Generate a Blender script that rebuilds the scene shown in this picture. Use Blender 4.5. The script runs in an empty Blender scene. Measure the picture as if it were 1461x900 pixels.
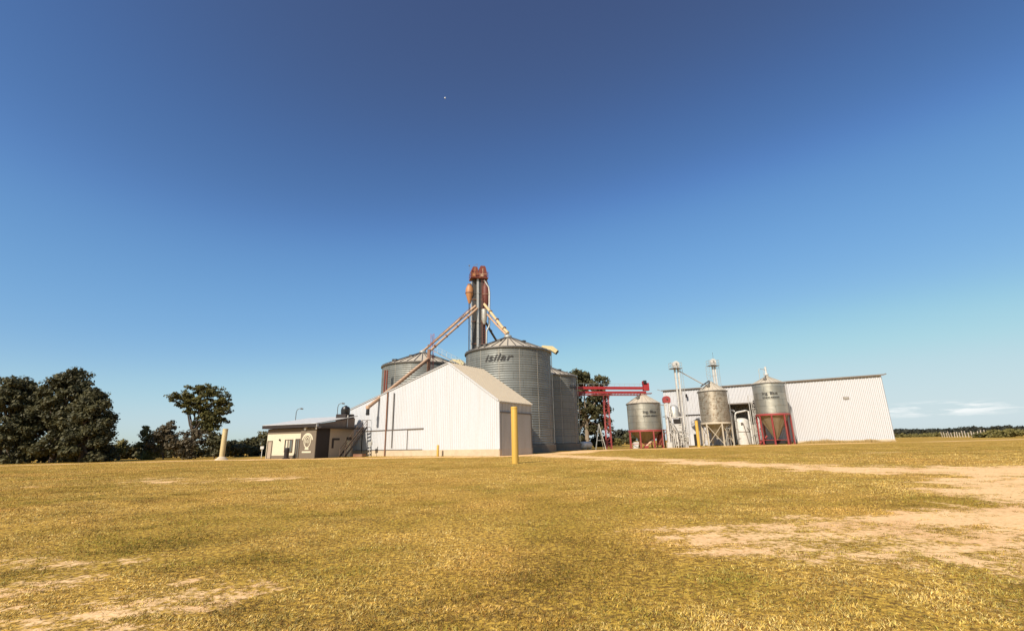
import bpy, math, random
import numpy as np
from mathutils import Vector as V
random.seed(7)
rng = np.random.default_rng(7)
sc = bpy.context.scene
col = sc.collection
PI = math.pi

# ------------------------------------------------------------------ camera
FPX, PW, PH, CAMH = 670.0, 1461.0, 900.0, 1.3
PITCH, ROLL = math.atan(182 / 670.0), math.radians(1.15)
fw = V((0, math.cos(PITCH), math.sin(PITCH)))
r0 = V((1, 0, 0)); u0 = V((0, -math.sin(PITCH), math.cos(PITCH)))
RX = r0 * math.cos(ROLL) - u0 * math.sin(ROLL)
UX = r0 * math.sin(ROLL) + u0 * math.cos(ROLL)
CO = V((0, 0, CAMH))
def P(px, py, D):
    d = fw + RX * ((px - PW / 2) / FPX) - UX * ((py - PH / 2) / FPX)
    return CO + d * (D / d.y)
def smooth(a, b, x):
    t = min(1, max(0, (x - a) / (b - a))); return t * t * (3 - 2 * t)
def terr(x, y):
    return 0.3 * smooth(18, 58, x) * smooth(40, 78, y)
def at(px, D, py=636):            # ground point under a picture column, at distance D
    p = P(px, py, D); return V((p.x, p.y, terr(p.x, p.y)))

# ------------------------------------------------------------------ mesh helpers
WL = {}
class MB:
    def __init__(s): s.v = []; s.f = []; s.uv = {}; s.mi = set()
    def face(s, pts):
        n = len(s.v); s.v += [V(p) for p in pts]; s.f.append(tuple(range(n, n + len(pts))))
    def obox(s, c, ax, ay, az):
        c, ax, ay, az = V(c), V(ax), V(ay), V(az); n = len(s.v)
        for k in (-1, 1):
            for a, b in ((-1, -1), (1, -1), (1, 1), (-1, 1)): s.v.append(c + ax * a + ay * b + az * k)
        s.f += [(n, n+3, n+2, n+1), (n+4, n+5, n+6, n+7)] + [(n+i, n+(i+1) % 4, n+4+(i+1) % 4, n+4+i) for i in range(4)]
        return s
    def box(s, c, sx, sy, sz, a=0):
        ca, sa = math.cos(a), math.sin(a)
        return s.obox(c, (ca*sx/2, sa*sx/2, 0), (-sa*sy/2, ca*sy/2, 0), (0, 0, sz/2))
    def beam(s, p, q, w, h=None):
        p, q = V(p), V(q); h = h or w; d = q - p; L = d.length
        if L < 1e-6: return s
        d /= L; side = d.cross(V((0, 0, 1)))
        side = V((1, 0, 0)) if side.length < 1e-3 else side.normalized()
        up = side.cross(d)
        return s.obox((p + q) / 2, side * w / 2, up * h / 2, d * L / 2)
    def tube(s, pts, r, n=10, r2=None, cap=True):
        pts = [V(p) for p in pts]; m = len(pts); base = len(s.v)
        rr = [r + ((r2 if r2 is not None else r) - r) * i / (m - 1) for i in range(m)]
        ref = None
        for i, p in enumerate(pts):
            d = (pts[min(i+1, m-1)] - pts[max(i-1, 0)]).normalized()
            if ref is None: ref = d.orthogonal().normalized()
            a = (ref - d * ref.dot(d)); a = a.normalized() if a.length > 1e-6 else d.orthogonal().normalized()
            ref = a; b = d.cross(a)
            for k in range(n):
                t = 2 * PI * k / n; s.v.append(p + (a * math.cos(t) + b * math.sin(t)) * rr[i])
        for i in range(m - 1):
            for k in range(n):
                s.f.append((base+i*n+k, base+i*n+(k+1) % n, base+(i+1)*n+(k+1) % n, base+(i+1)*n+k))
        if cap:
            s.f.append(tuple(base + k for k in range(n))[::-1]); s.f.append(tuple(base+(m-1)*n+k for k in range(n)))
        return s
    def lathe(s, c, prof, n=48, uv=False, cap=False):    # prof: (radius, z)
        c = V(c); base = len(s.v); m = len(prof)
        for r, z in prof:
            for k in range(n):
                t = 2 * PI * k / n; s.v.append(c + V((r * math.cos(t), r * math.sin(t), z)))
        for i in range(m - 1):
            for k in range(n):
                k2 = (k + 1) % n
                s.f.append((base+i*n+k, base+i*n+k2, base+(i+1)*n+k2, base+(i+1)*n+k))
                if uv:
                    R = prof[0][0]; u1, u2 = 2*PI*R*k/n, 2*PI*R*(k+1)/n
                    s.uv[len(s.f)-1] = ((u1, prof[i][1]), (u2, prof[i][1]), (u2, prof[i+1][1]), (u1, prof[i+1][1]))
        if cap:
            s.f.append(tuple(base + k for k in range(n))[::-1]); s.f.append(tuple(base+(m-1)*n+k for k in range(n)))
        return s
    def prism(s, poly, n, t):                             # polygon (world pts) thickened along n by t
        n = V(n).normalized() * t; b = len(s.v); m = len(poly)
        s.v += [V(p) for p in poly] + [V(p) + n for p in poly]
        s.f += [tuple(range(b, b+m))[::-1], tuple(range(b+m, b+2*m))]
        s.f += [(b+i, b+(i+1) % m, b+m+(i+1) % m, b+m+i) for i in range(m)]
        return s
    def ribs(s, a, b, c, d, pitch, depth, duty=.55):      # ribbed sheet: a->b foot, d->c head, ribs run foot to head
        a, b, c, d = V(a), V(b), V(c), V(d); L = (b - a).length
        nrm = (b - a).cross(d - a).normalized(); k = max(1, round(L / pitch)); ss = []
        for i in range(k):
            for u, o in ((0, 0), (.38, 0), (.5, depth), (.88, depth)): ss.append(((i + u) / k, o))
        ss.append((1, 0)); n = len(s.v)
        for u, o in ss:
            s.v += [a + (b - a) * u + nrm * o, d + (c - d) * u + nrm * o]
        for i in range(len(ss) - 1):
            if i % 2: s.mi.add(len(s.f))  # sloped rib sides marked for a darker tone: painted rib shading and grime
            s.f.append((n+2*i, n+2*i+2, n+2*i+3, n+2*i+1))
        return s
    def each(s, name, m, parent=None, smooth_=False):     # every separate piece a mesh of its own
        par = list(range(len(s.v)))
        def find(i):
            while par[i] != i: par[i] = par[par[i]]; i = par[i]
            return i
        for f in s.f:
            for j in f[1:]: par[find(j)] = find(f[0])
        grp = {}
        for f in s.f: grp.setdefault(find(f[0]), []).append(f)
        out = []
        for fs in grp.values():
            q = MB(); mp = {}
            for f in fs:
                for j in f:
                    if j not in mp: mp[j] = len(q.v); q.v.append(s.v[j])
                q.f.append(tuple(mp[j] for j in f))
            out.append(q.build(name, m, parent, smooth_))
        return out
    def build(s, name, m, parent=None, smooth_=False, seam=None):
        me = bpy.data.meshes.new(name); o = bpy.data.objects.new(name, me); col.objects.link(o)
        off = V((0, 0, 0))
        if parent is not None: o.parent = parent; off = WL[parent.name]
        elif s.v:
            xs = [p.x for p in s.v]; ys = [p.y for p in s.v]
            off = V(((min(xs)+max(xs))/2, (min(ys)+max(ys))/2, min(p.z for p in s.v))); o.location = off
        WL[o.name] = off
        me.from_pydata([tuple(p - off) for p in s.v], [], s.f); me.materials.append(m)
        if seam and s.mi:
            me.materials.append(seam); me.polygons.foreach_set('material_index', [1 if i in s.mi else 0 for i in range(len(s.f))])
        if s.uv:
            l = me.uv_layers.new(name='UVMap')
            for fi, uvs in s.uv.items():
                for li, q in zip(me.polygons[fi].loop_indices, uvs): l.data[li].uv = q
        if smooth_:
            me.polygons.foreach_set('use_smooth', [True] * len(me.polygons))
            me.set_sharp_from_angle(angle=math.radians(38))
        me.update(); return o

def tag(o, label, cat, group=None, kind=None):
    if label: o['label'] = label
    if cat: o['category'] = cat
    if group: o['group'] = group
    if kind: o['kind'] = kind
    return o
def thing(name, loc, label, cat, group=None):
    o = bpy.data.objects.new(name, None); col.objects.link(o); o.location = loc; o.empty_display_size = .3
    WL[o.name] = V(loc); return tag(o, label, cat, group)
def copy_thing(o, loc, label=None):
    def rec(src, par):
        c = src.copy(); col.objects.link(c); WL[c.name] = V(loc)
        if par is not None: c.parent = par
        for ch in [k for k in bpy.data.objects if k.parent == src]: rec(ch, c)
        return c
    c = rec(o, None); c.location = loc
    if label: c['label'] = label
    return c
def np_mesh(name, verts, k, m, parent=None, cols=None, loc=None):
    me = bpy.data.meshes.new(name); n = len(verts); nf = n // k
    off = WL[parent.name] if parent is not None else (V(loc) if loc is not None else V((0, 0, 0)))
    me.vertices.add(n); me.vertices.foreach_set('co', (verts - np.array(off)).astype(np.float32).ravel())
    me.loops.add(n); me.loops.foreach_set('vertex_index', np.arange(n, dtype=np.int32))
    me.polygons.add(nf); me.polygons.foreach_set('loop_start', np.arange(0, n, k, dtype=np.int32))
    me.update(calc_edges=True)
    if cols is not None:
        a = me.color_attributes.new('Col', 'FLOAT_COLOR', 'POINT')
        a.data.foreach_set('color', np.repeat(cols, k, axis=0).astype(np.float32).ravel())
    me.materials.append(m)
    o = bpy.data.objects.new(name, me); col.objects.link(o); WL[o.name] = V(off)
    if parent is not None: o.parent = parent
    else: o.location = off
    return o

# ------------------------------------------------------------------ materials
def newmat(name):
    m = bpy.data.materials.new(name); m.use_nodes = True
    return m, m.node_tree, m.node_tree.nodes['Principled BSDF']
def mixc(nt, fac, a, b, mode='MIX'):
    n = nt.nodes.new('ShaderNodeMix'); n.data_type = 'RGBA'; n.blend_type = mode
    for s, v in ((n.inputs[0], fac), (n.inputs[6], a), (n.inputs[7], b)):
        if isinstance(v, bpy.types.NodeSocket): nt.links.new(v, s)
        elif isinstance(v, (int, float)): s.default_value = v
        else: s.default_value = (*v[:3], 1)
    return n.outputs[2]
def noise(nt, vec, scale, detail=4, rough=.55, lo=None, hi=None):
    n = nt.nodes.new('ShaderNodeTexNoise'); n.inputs['Scale'].default_value = scale
    n.inputs['Detail'].default_value = detail; n.inputs['Roughness'].default_value = rough
    if vec is not None: nt.links.new(vec, n.inputs['Vector'])
    if lo is None: return n.outputs['Fac']
    r = nt.nodes.new('ShaderNodeMapRange'); r.inputs[1].default_value = lo; r.inputs[2].default_value = hi
    nt.links.new(n.outputs['Fac'], r.inputs[0]); return r.outputs[0]
def coords(nt, scale=(1, 1, 1), kind='Object'):
    t = nt.nodes.new('ShaderNodeTexCoord'); mp = nt.nodes.new('ShaderNodeMapping'); mp.inputs['Scale'].default_value = scale
    nt.links.new(t.outputs[kind], mp.inputs['Vector']); return mp.outputs['Vector']
def bump(nt, b, h, strength, dist):
    n = nt.nodes.new('ShaderNodeBump'); n.inputs['Strength'].default_value = strength; n.inputs['Distance'].default_value = dist
    nt.links.new(h, n.inputs['Height']); nt.links.new(n.outputs['Normal'], b.inputs['Normal'])
def paint(name, c, rough=.55, metal=0, dirt=(.35, .27, .18), amt=.25, scale=1.2, streak=False, bmp=0.0):
    m, nt, b = newmat(name)
    v = coords(nt, (1.6, 1.6, .12) if streak else (1, 1, 1))
    f = noise(nt, v, scale, 5, .6, .45, .8)
    f2 = noise(nt, coords(nt), scale * 7, 3, .6, .3, .75)
    k = nt.nodes.new('ShaderNodeMath'); k.operation = 'MULTIPLY'; k.inputs[1].default_value = amt; nt.links.new(f, k.inputs[0])
    base = mixc(nt, f2, [x * .9 for x in c], [min(1, x * 1.06) for x in c])
    nt.links.new(mixc(nt, k.outputs[0], base, dirt), b.inputs['Base Color'])
    b.inputs['Roughness'].default_value = rough; b.inputs['Metallic'].default_value = metal
    if bmp: bump(nt, b, noise(nt, coords(nt), 14, 4), bmp, .02)
    return m
def galv(name, c=(.46, .46, .42), tint=(.40, .34, .25), metal=.55, rough=.48, sheets=True, amt=.35, rust=0.0):
    m, nt, b = newmat(name)
    if sheets:
        uv = coords(nt, (1, 1, 1), 'UV')
        br = nt.nodes.new('ShaderNodeTexBrick'); nt.links.new(uv, br.inputs['Vector'])
        br.inputs['Scale'].default_value = 1; br.inputs['Brick Width'].default_value = 2.85; br.inputs['Row Height'].default_value = 1.1
        br.inputs['Mortar Size'].default_value = .028; br.inputs['Mortar Smooth'].default_value = .3
        br.inputs['Color1'].default_value = (*[x * .86 for x in c], 1); br.inputs['Color2'].default_value = (*[min(1, x * 1.12) for x in c], 1)
        br.inputs['Mortar'].default_value = (*[x * .45 for x in c], 1); base = br.outputs['Color']
    else:
        base = mixc(nt, noise(nt, coords(nt), 3, 4, .6, .3, .7), [x * .85 for x in c], [x * 1.1 for x in c])
    f = noise(nt, coords(nt, (1.3, 1.3, .1)), 1.0, 5, .65, .45, .8)
    k = nt.nodes.new('ShaderNodeMath'); k.operation = 'MULTIPLY'; k.inputs[1].default_value = amt; nt.links.new(f, k.inputs[0])
    out = mixc(nt, k.outputs[0], base, tint)
    if rust:
        fr = noise(nt, coords(nt), 2.3, 8, .75, .5, .62)
        kr = nt.nodes.new('ShaderNodeMath'); kr.operation = 'MULTIPLY'; kr.inputs[1].default_value = rust; nt.links.new(fr, kr.inputs[0])
        out = mixc(nt, kr.outputs[0], out, (.16, .085, .035))
    nt.links.new(out, b.inputs['Base Color'])
    b.inputs['Metallic'].default_value = metal
    nt.links.new(noise(nt, coords(nt), 1.7, 5, .6, .2, .8), (rr := nt.nodes.new('ShaderNodeMapRange')).inputs[0])
    rr.inputs[3].default_value = rough - .1; rr.inputs[4].default_value = rough + .12
    nt.links.new(rr.outputs[0], b.inputs['Roughness'])
    return m
M = {}
M['white'] = paint('white_cladding', (.53, .545, .575), .5, amt=.3, streak=True, dirt=(.42, .36, .27))
M['white_seam'] = paint('cladding_rib_edge', (.45, .445, .44), .6, amt=.3, streak=True, dirt=(.3, .26, .21))  # rib sides darkened in colour for missing rib shading, plus grime
M['white2_seam'] = paint('warehouse_rib_edge', (.30, .28, .275), .6, amt=.3, streak=True, dirt=(.25, .2, .16))  # same painted shading and grime for the warehouse ribs
M['side_seam'] = paint('weathered_rib_edge', (.27, .24, .2), .6, amt=.3, streak=True)  # rib shade and weathering mixed into one darker tone
M['white2'] = paint('white_warehouse_cladding', (.535, .535, .55), .5, amt=.12, streak=True, dirt=(.45, .36, .28))
M['side'] = paint('weathered_cladding', (.56, .53, .48), .55, amt=.35, streak=True, dirt=(.30, .24, .17))
M['roof_tan'] = paint('weathered_zinc_roof', (.82, .64, .40), .55, amt=.35, dirt=(.55, .38, .2))
M['galv'] = galv('galvanised_bin_sheet', (.175, .183, .172), (.11, .10, .075), metal=.25, rough=.5, amt=.45)
M['galv_silo'] = galv('galvanised_silo_sheet', (.43, .41, .35), (.34, .28, .18), metal=.8, rough=.42, amt=.4)
M['galv_rust'] = galv('rusty_galvanised_sheet', (.48, .42, .33), (.40, .29, .17), metal=.7, rough=.4, amt=.5, rust=.8)
M['galv_roof'] = galv('galvanised_roof_sheet', (.46, .40, .31), (.50, .40, .27), sheets=False, metal=.0, rough=.5)
M['galv_plain'] = galv('galvanised_plain', (.5, .49, .45), sheets=False)
M['galv_dark'] = galv('dark_galvanised', (.13, .12, .11), (.08, .06, .04), sheets=False, metal=.4)
M['galv_old'] = galv('old_galvanised_cladding', (.36, .33, .28), (.25, .19, .13), sheets=False, metal=.2)
M['cone'] = galv('galvanised_cone', (.30, .24, .165), (.22, .15, .09), sheets=False, metal=.25)
M['red'] = paint('red_paint', (.31, .018, .022), .45, amt=.35, dirt=(.25, .08, .05))
M['redleg'] = paint('faded_red_paint', (.29, .042, .042), .5, amt=.4, dirt=(.34, .16, .1))
M['rust'] = paint('rusty_red_steel', (.17, .038, .022), .6, amt=.5, dirt=(.28, .11, .055))
M['rust_dk'] = paint('dark_rusty_steel', (.12, .028, .02), .6, amt=.4, dirt=(.22, .08, .04))
M['tower_dark'] = galv('dark_elevator_casing', (.055, .05, .045), (.09, .06, .04), sheets=False, metal=.2, rough=.5)
M['orange'] = paint('orange_paint', (.42, .19, .07), .55, amt=.5, dirt=(.28, .11, .04))
M['spout'] = paint('tan_spout_paint', (.47, .31, .20), .5, amt=.5, dirt=(.30, .15, .08))
M['spout_yel'] = paint('yellowed_spout_paint', (.56, .42, .23), .5, amt=.35, dirt=(.3, .2, .08))
M['spout_dk'] = paint('brown_steel', (.20, .09, .05), .6, amt=.4)
M['yellow'] = paint('yellow_paint', (.54, .33, .05), .6, amt=.5, dirt=(.34, .20, .06), scale=2, streak=True)
M['cream'] = paint('cream_post_paint', (.50, .39, .19), .55, amt=.35, dirt=(.4, .3, .16), streak=True)
M['hood'] = paint('yellowed_hood_paint', (.52, .43, .22), .5, amt=.3)
M['whitep'] = paint('white_machine_paint', (.56, .545, .51), .45, amt=.55, dirt=(.30, .22, .15), scale=2.2)
M['tanleg'] = paint('tan_steel', (.50, .43, .33), .55, amt=.4)
M['concrete'] = paint('concrete', (.52, .42, .29), .85, amt=.45, dirt=(.22, .16, .1), bmp=.4)
M['concrete_dk'] = paint('stained_concrete', (.17, .145, .115), .85, amt=.5, dirt=(.07, .055, .04), bmp=.5)
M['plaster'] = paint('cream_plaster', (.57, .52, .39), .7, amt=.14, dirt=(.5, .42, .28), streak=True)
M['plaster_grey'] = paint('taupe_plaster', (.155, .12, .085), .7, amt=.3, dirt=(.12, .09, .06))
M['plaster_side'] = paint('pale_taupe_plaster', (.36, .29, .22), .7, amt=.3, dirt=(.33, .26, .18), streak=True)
M['brown'] = paint('dark_brown_trim', (.018, .010, .008), .6, amt=.2, dirt=(.05, .03, .02))
M['brown_mid'] = paint('brown_trim', (.14, .09, .06), .6, amt=.3)
M['maroon'] = paint('dark_maroon_panel', (.010, .005, .006), .7, amt=.2, dirt=(.02, .01, .01))
M['black'] = paint('black_plastic', (.016, .016, .017), .4, amt=.2, dirt=(.05, .045, .04))
M['void'] = paint('dark_interior', (.012, .01, .009), .9, amt=.1)
M['ink'] = paint('black_lettering', (.018, .018, .02), .6, amt=.1)
M['track'] = paint('steel_track', (.17, .14, .12), .5, metal=.3, amt=.3)
M['bark'] = paint('bark', (.085, .06, .042), .9, amt=.5, dirt=(.04, .03, .02), bmp=.8)
M['bark_pale'] = paint('pale_bark', (.26, .20, .14), .85, amt=.5, dirt=(.12, .09, .06), bmp=.6)
M['wood'] = paint('weathered_post_wood', (.52, .43, .35), .8, amt=.4)
mg, ntg, bg = newmat('window_glass'); bg.inputs['Base Color'].default_value = (.10, .11, .10, 1); bg.inputs['Roughness'].default_value = .08
M['glass'] = mg
mm, ntm, bm_ = newmat('moon_surface'); bm_.inputs['Base Color'].default_value = (.9, .9, .88, 1); bm_.inputs['Roughness'].default_value = 1; M['moon'] = mm
def leafmat(name, dark, lit, tip, transl=.25):
    m, nt, b = newmat(name)
    v = coords(nt)
    c = mixc(nt, noise(nt, v, .8, 3, .6, .38, .62), dark, lit)  # clumps of shadowed and sunlit foliage painted into the leaf colour
    c = mixc(nt, noise(nt, v, 5, 2, .5, .5, .8), c, tip)
    nt.links.new(c, b.inputs['Base Color']); b.inputs['Roughness'].default_value = .6
    b.inputs['Specular IOR Level'].default_value = .25
    tr = nt.nodes.new('ShaderNodeBsdfTranslucent'); nt.links.new(c, tr.inputs['Color'])
    mx = nt.nodes.new('ShaderNodeMixShader'); mx.inputs[0].default_value = transl
    nt.links.new(b.outputs[0], mx.inputs[1]); nt.links.new(tr.outputs[0], mx.inputs[2])
    nt.links.new(mx.outputs[0], nt.nodes['Material Output'].inputs['Surface']); return m
M['leaf_dark'] = leafmat('dark_foliage', (.028, .030, .014), (.10, .092, .038), (.155, .13, .055))
M['leaf_mid'] = leafmat('olive_foliage', (.040, .042, .013), (.13, .115, .028), (.20, .16, .045))
M['leaf_warm'] = leafmat('brown_green_foliage', (.040, .033, .018), (.11, .085, .045), (.17, .125, .07))
M['leaf_yel'] = leafmat('yellow_green_foliage', (.10, .09, .025), (.20, .17, .05), (.30, .24, .09))
M['leaf_olive'] = leafmat('sunlit_olive_foliage', (.055, .055, .018), (.16, .145, .04), (.23, .19, .06))
M['leaf_far'] = leafmat('far_foliage', (.030, .034, .026), (.055, .055, .036), (.07, .065, .04))

# ------------------------------------------------------------------ value noise for masks
_tab = rng.random((256, 256))
def vn(x, y, s):
    x = x * s + 311.7; y = y * s + 97.3
    xi = np.floor(x).astype(int); yi = np.floor(y).astype(int); fx = x - xi; fy = y - yi
    fx = fx * fx * (3 - 2 * fx); fy = fy * fy * (3 - 2 * fy)
    g = lambda a, b: _tab[a % 256, b % 256]
    return (g(xi, yi)*(1-fx)+g(xi+1, yi)*fx)*(1-fy) + (g(xi, yi+1)*(1-fx)+g(xi+1, yi+1)*fx)*fy
def fbm(x, y, s, o=4):
    t = 0; a = .5; n = 0
    for i in range(o): t = t + a * vn(x + i * 17.1, y - i * 9.7, s * 2**i); n += a; a *= .55
    return t / n
def seg(x, y, pts):                                        # (distance - halfwidth) to a polyline of (x, y, halfwidth)
    d = np.full(np.shape(x), 1e9)
    for (x0, y0, w0), (x1, y1, w1) in zip(pts[:-1], pts[1:]):
        dx, dy = x1 - x0, y1 - y0; t = np.clip(((x-x0)*dx + (y-y0)*dy) / (dx*dx + dy*dy), 0, 1)
        d = np.minimum(d, np.hypot(x-x0-dx*t, y-y0-dy*t) - (w0 + (w1 - w0) * t))
    return d
def sst(a, b, x):
    t = np.clip((x - a) / (b - a), 0, 1); return t * t * (3 - 2 * t)
def dirt_mask(x, y):
    n = fbm(x, y, .35, 5) - .5; n2 = fbm(x + 50, y, 1.4, 4) - .5
    r = np.hypot(x, y); sc_ = np.clip(r / 14, .25, 2.0)
    d = seg(x, y, [(46, 13.5, 5.2), (28, 16, 4.4), (19, 16.8, 3.3), (15, 19, 2.2), (11.8, 25, 1.3), (10.2, 32, 1.3), (7, 41, 1.6), (4.0, 49, 2.0), (2.8, 56, 1.3)])
    d = np.minimum(d, seg(x, y, [(22, 11.4, 1.1), (13.5, 11.8, .8), (10.5, 11.8, .2)]) + .1)
    d = np.minimum(d, seg(x, y, [(18, 8.3, 1.2), (11, 8.1, 1.0), (7.6, 7.9, .75), (5.6, 8.0, .3)]))
    d = np.minimum(d, seg(x, y, [(14, 5.9, .55), (7.2, 6.2, .3)]) + .08)
    for px, py, rr in ((-5.3, 6.2, .22), (-4.1, 4.9, .2), (-2.9, 4.5, .06), (-3.5, 4.3, .06), (-5.6, 5.2, .06)): d = np.minimum(d, np.hypot((x-px)*.7, (y-py)*1.1) - rr)
    d = np.minimum(d, seg(x, y, [(-17.5, 22.2, .7), (-11.5, 21.2, .5)]) + .1)
    soft = .55 * sc_; n3 = fbm(x * .8, y + 30, 3.2, 4) - .5
    m = sst(soft * 2.2, -soft * 1.5, d + n * 2.4 * sc_ + n2 * 2.6 * sc_)
    t = seg(x, y, [(26, 7.5, 4.6), (14, 6.8, 4.0), (8, 6.0, 3.1), (2.6, 6.4, 1.3)]); t = np.minimum(t, seg(x, y, [(9, 4.4, 1.2), (4, 4.3, .5)])); t = np.minimum(t, seg(x, y, [(-8, 5.4, 1.9), (-3, 4.4, 1.0)]))
    thin = .62 * sst(1.0, -1.2, t + n * 3.5 + n2 * 2.0)
    t2 = seg(x, y, [(34, 12.5, 7.0), (16, 11.8, 4.3), (11.6, 10.6, 1.9)]); m = np.maximum(m, .82 * sst(1.0, -1.0, t2 + n * 3.2 + n2 * 2.4))
    m = np.maximum(m, thin); m = np.clip(m + n3 * 1.15 * np.clip(m * 3, 0, 1), 0, 1)
    # lanes round the buildings
    d2 = seg(x, y, [(-90, 53, .8), (-57, 53.0, .8), (-38, 60, 1.0), (-26, 57.2, 1.2), (-12, 54.5, 1.0), (-2, 50.8, 1.6), (6, 60, 2.5), (12, 74, 2.5), (25, 78, 2.2), (44, 77, 2.0), (62, 73, 1.4), (110, 88, 2)])
    m2 = sst(1.0, -.6, d2 + n * 3.5 + n2)
    d3 = seg(x, y, [(7, 45, .4), (24, 40, .5), (60, 36, .6)])
    m3 = .6 * sst(.8, -.5, d3 + n * 4)
    return np.clip(np.maximum(np.maximum(m, m2 * .9), m3), 0, 1)
def lush_mask(x, y):
    l = fbm(x, y, .16, 4); l2 = fbm(x + 9, y + 4, .75, 4)
    near = sst(16, 6, np.hypot(x, y)) * .14
    band = sst(4, 14, x) * sst(26, 38, y) * .30
    left = sst(-6, -22, x) * .10
    d = np.hypot((x - 8.2)*.5, y - 10.4); damp = .35 * sst(1.4, .3, d)
    return np.clip((l - .5) * 1.1 + (l2 - .5) * 1.8 + .22 + near + band + left + damp, 0, 1)

# ------------------------------------------------------------------ ground
def axis(lo, hi, step, far):
    a = list(np.arange(lo, hi + 1e-6, step)); g = step
    up = [hi]; dn = [lo]
    while up[-1] < far: g *= 1.35; up.append(up[-1] + g); dn.append(dn[-1] - g)
    return np.array(sorted(dn[1:]) + a + up[1:])
gx = axis(-48, 76, .3, 4200); gx = np.unique(np.round(np.concatenate([gx[(gx < -14) | (gx > 20)], np.arange(-14, 20.01, .11)]), 4))
gy = axis(-3, 64, .3, 4200); gy = np.unique(np.round(np.concatenate([gy[(gy < 2) | (gy > 20)], np.arange(2, 20.01, .11)]), 4))
X, Y = np.meshgrid(gx, gy); nx, ny = len(gx), len(gy)
smn = lambda a, b, x: sst(a, b, x)
Z = .3 * smn(18, 58, X) * smn(40, 78, Y)
nearw = sst(60, 30, np.hypot(X, Y))
def gbump(x, y): return (fbm(x, y, .8, 3) - .5) * .05
Z = Z + gbump(X, Y) * nearw
gv = np.stack([X, Y, Z], -1).reshape(-1, 3)
idx = np.arange(nx * ny).reshape(ny, nx)
gf = np.stack([idx[:-1, :-1], idx[:-1, 1:], idx[1:, 1:], idx[1:, :-1]], -1).reshape(-1, 4)
me = bpy.data.meshes.new('ground'); me.vertices.add(len(gv)); me.vertices.foreach_set('co', gv.astype(np.float32).ravel())
me.loops.add(gf.size); me.loops.foreach_set('vertex_index', gf.astype(np.int32).ravel())
me.polygons.add(len(gf)); me.polygons.foreach_set('loop_start', np.arange(0, gf.size, 4, dtype=np.int32))
me.polygons.foreach_set('use_smooth', [True] * len(gf)); me.update(calc_edges=True)
for nm, arr in (('dirt', dirt_mask(X, Y)), ('lush', lush_mask(X, Y))):
    a = me.attributes.new(nm, 'FLOAT', 'POINT'); a.data.foreach_set('value', arr.astype(np.float32).ravel())
m, nt, b = newmat('dry_lawn_and_sandy_soil')
def attr(nm):
    a = nt.nodes.new('ShaderNodeAttribute'); a.attribute_name = nm; return a.outputs['Fac']
v = coords(nt)
grain = noise(nt, v, 14, 6, .75, .36, .64); mid = noise(nt, v, 1.3, 6, .65, .35, .68); fine = noise(nt, v, 42, 3, .6, .3, .7)
straw = mixc(nt, grain, (.46, .26, .04), (.86, .54, .11)); green = mixc(nt, grain, (.32, .20, .025), (.66, .43, .065))
lm = nt.nodes.new('ShaderNodeMath'); lm.operation = 'ADD'; nt.links.new(attr('lush'), lm.inputs[0])
lk = nt.nodes.new('ShaderNodeMath'); lk.operation = 'MULTIPLY_ADD'; lk.inputs[1].default_value = .5; lk.inputs[2].default_value = -.25; nt.links.new(mid, lk.inputs[0]); nt.links.new(lk.outputs[0], lm.inputs[1]); lm.use_clamp = True
lawn = mixc(nt, lm.outputs[0], straw, green)
lawn = mixc(nt, noise(nt, v, 16, 6, .8, .42, .58), lawn, (.15, .085, .022))  # dark thatch specks also paint the shadow gaps between tufts
sand = mixc(nt, grain, (.70, .42, .19), (.86, .58, .30)); sand = mixc(nt, noise(nt, v, .6, 4, .6, .5, .8), sand, (.68, .375, .175))
dm = nt.nodes.new('ShaderNodeMath'); dm.operation = 'ADD'; nt.links.new(attr('dirt'), dm.inputs[0])
dk = nt.nodes.new('ShaderNodeMath'); dk.operation = 'MULTIPLY_ADD'; dk.inputs[1].default_value = .9; dk.inputs[2].default_value = -.45; nt.links.new(noise(nt, v, 7, 6, .8, .36, .64), dk.inputs[0]); nt.links.new(dk.outputs[0], dm.inputs[1])
dr = nt.nodes.new('ShaderNodeMapRange'); dr.inputs[1].default_value = .35; dr.inputs[2].default_value = .75; nt.links.new(dm.outputs[0], dr.inputs[0])
nt.links.new(mixc(nt, dr.outputs[0], lawn, sand), b.inputs['Base Color']); b.inputs['Roughness'].default_value = .95
b.inputs['Specular IOR Level'].default_value = .1
bump(nt, b, noise(nt, v, 16, 6, .75), .6, .03)
me.materials.append(m)
ground = bpy.data.objects.new('ground', me); col.objects.link(ground)
tag(ground, 'flat dry golden lawn with sandy bare tracks stretching to the horizon', 'ground', kind='structure')

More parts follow.
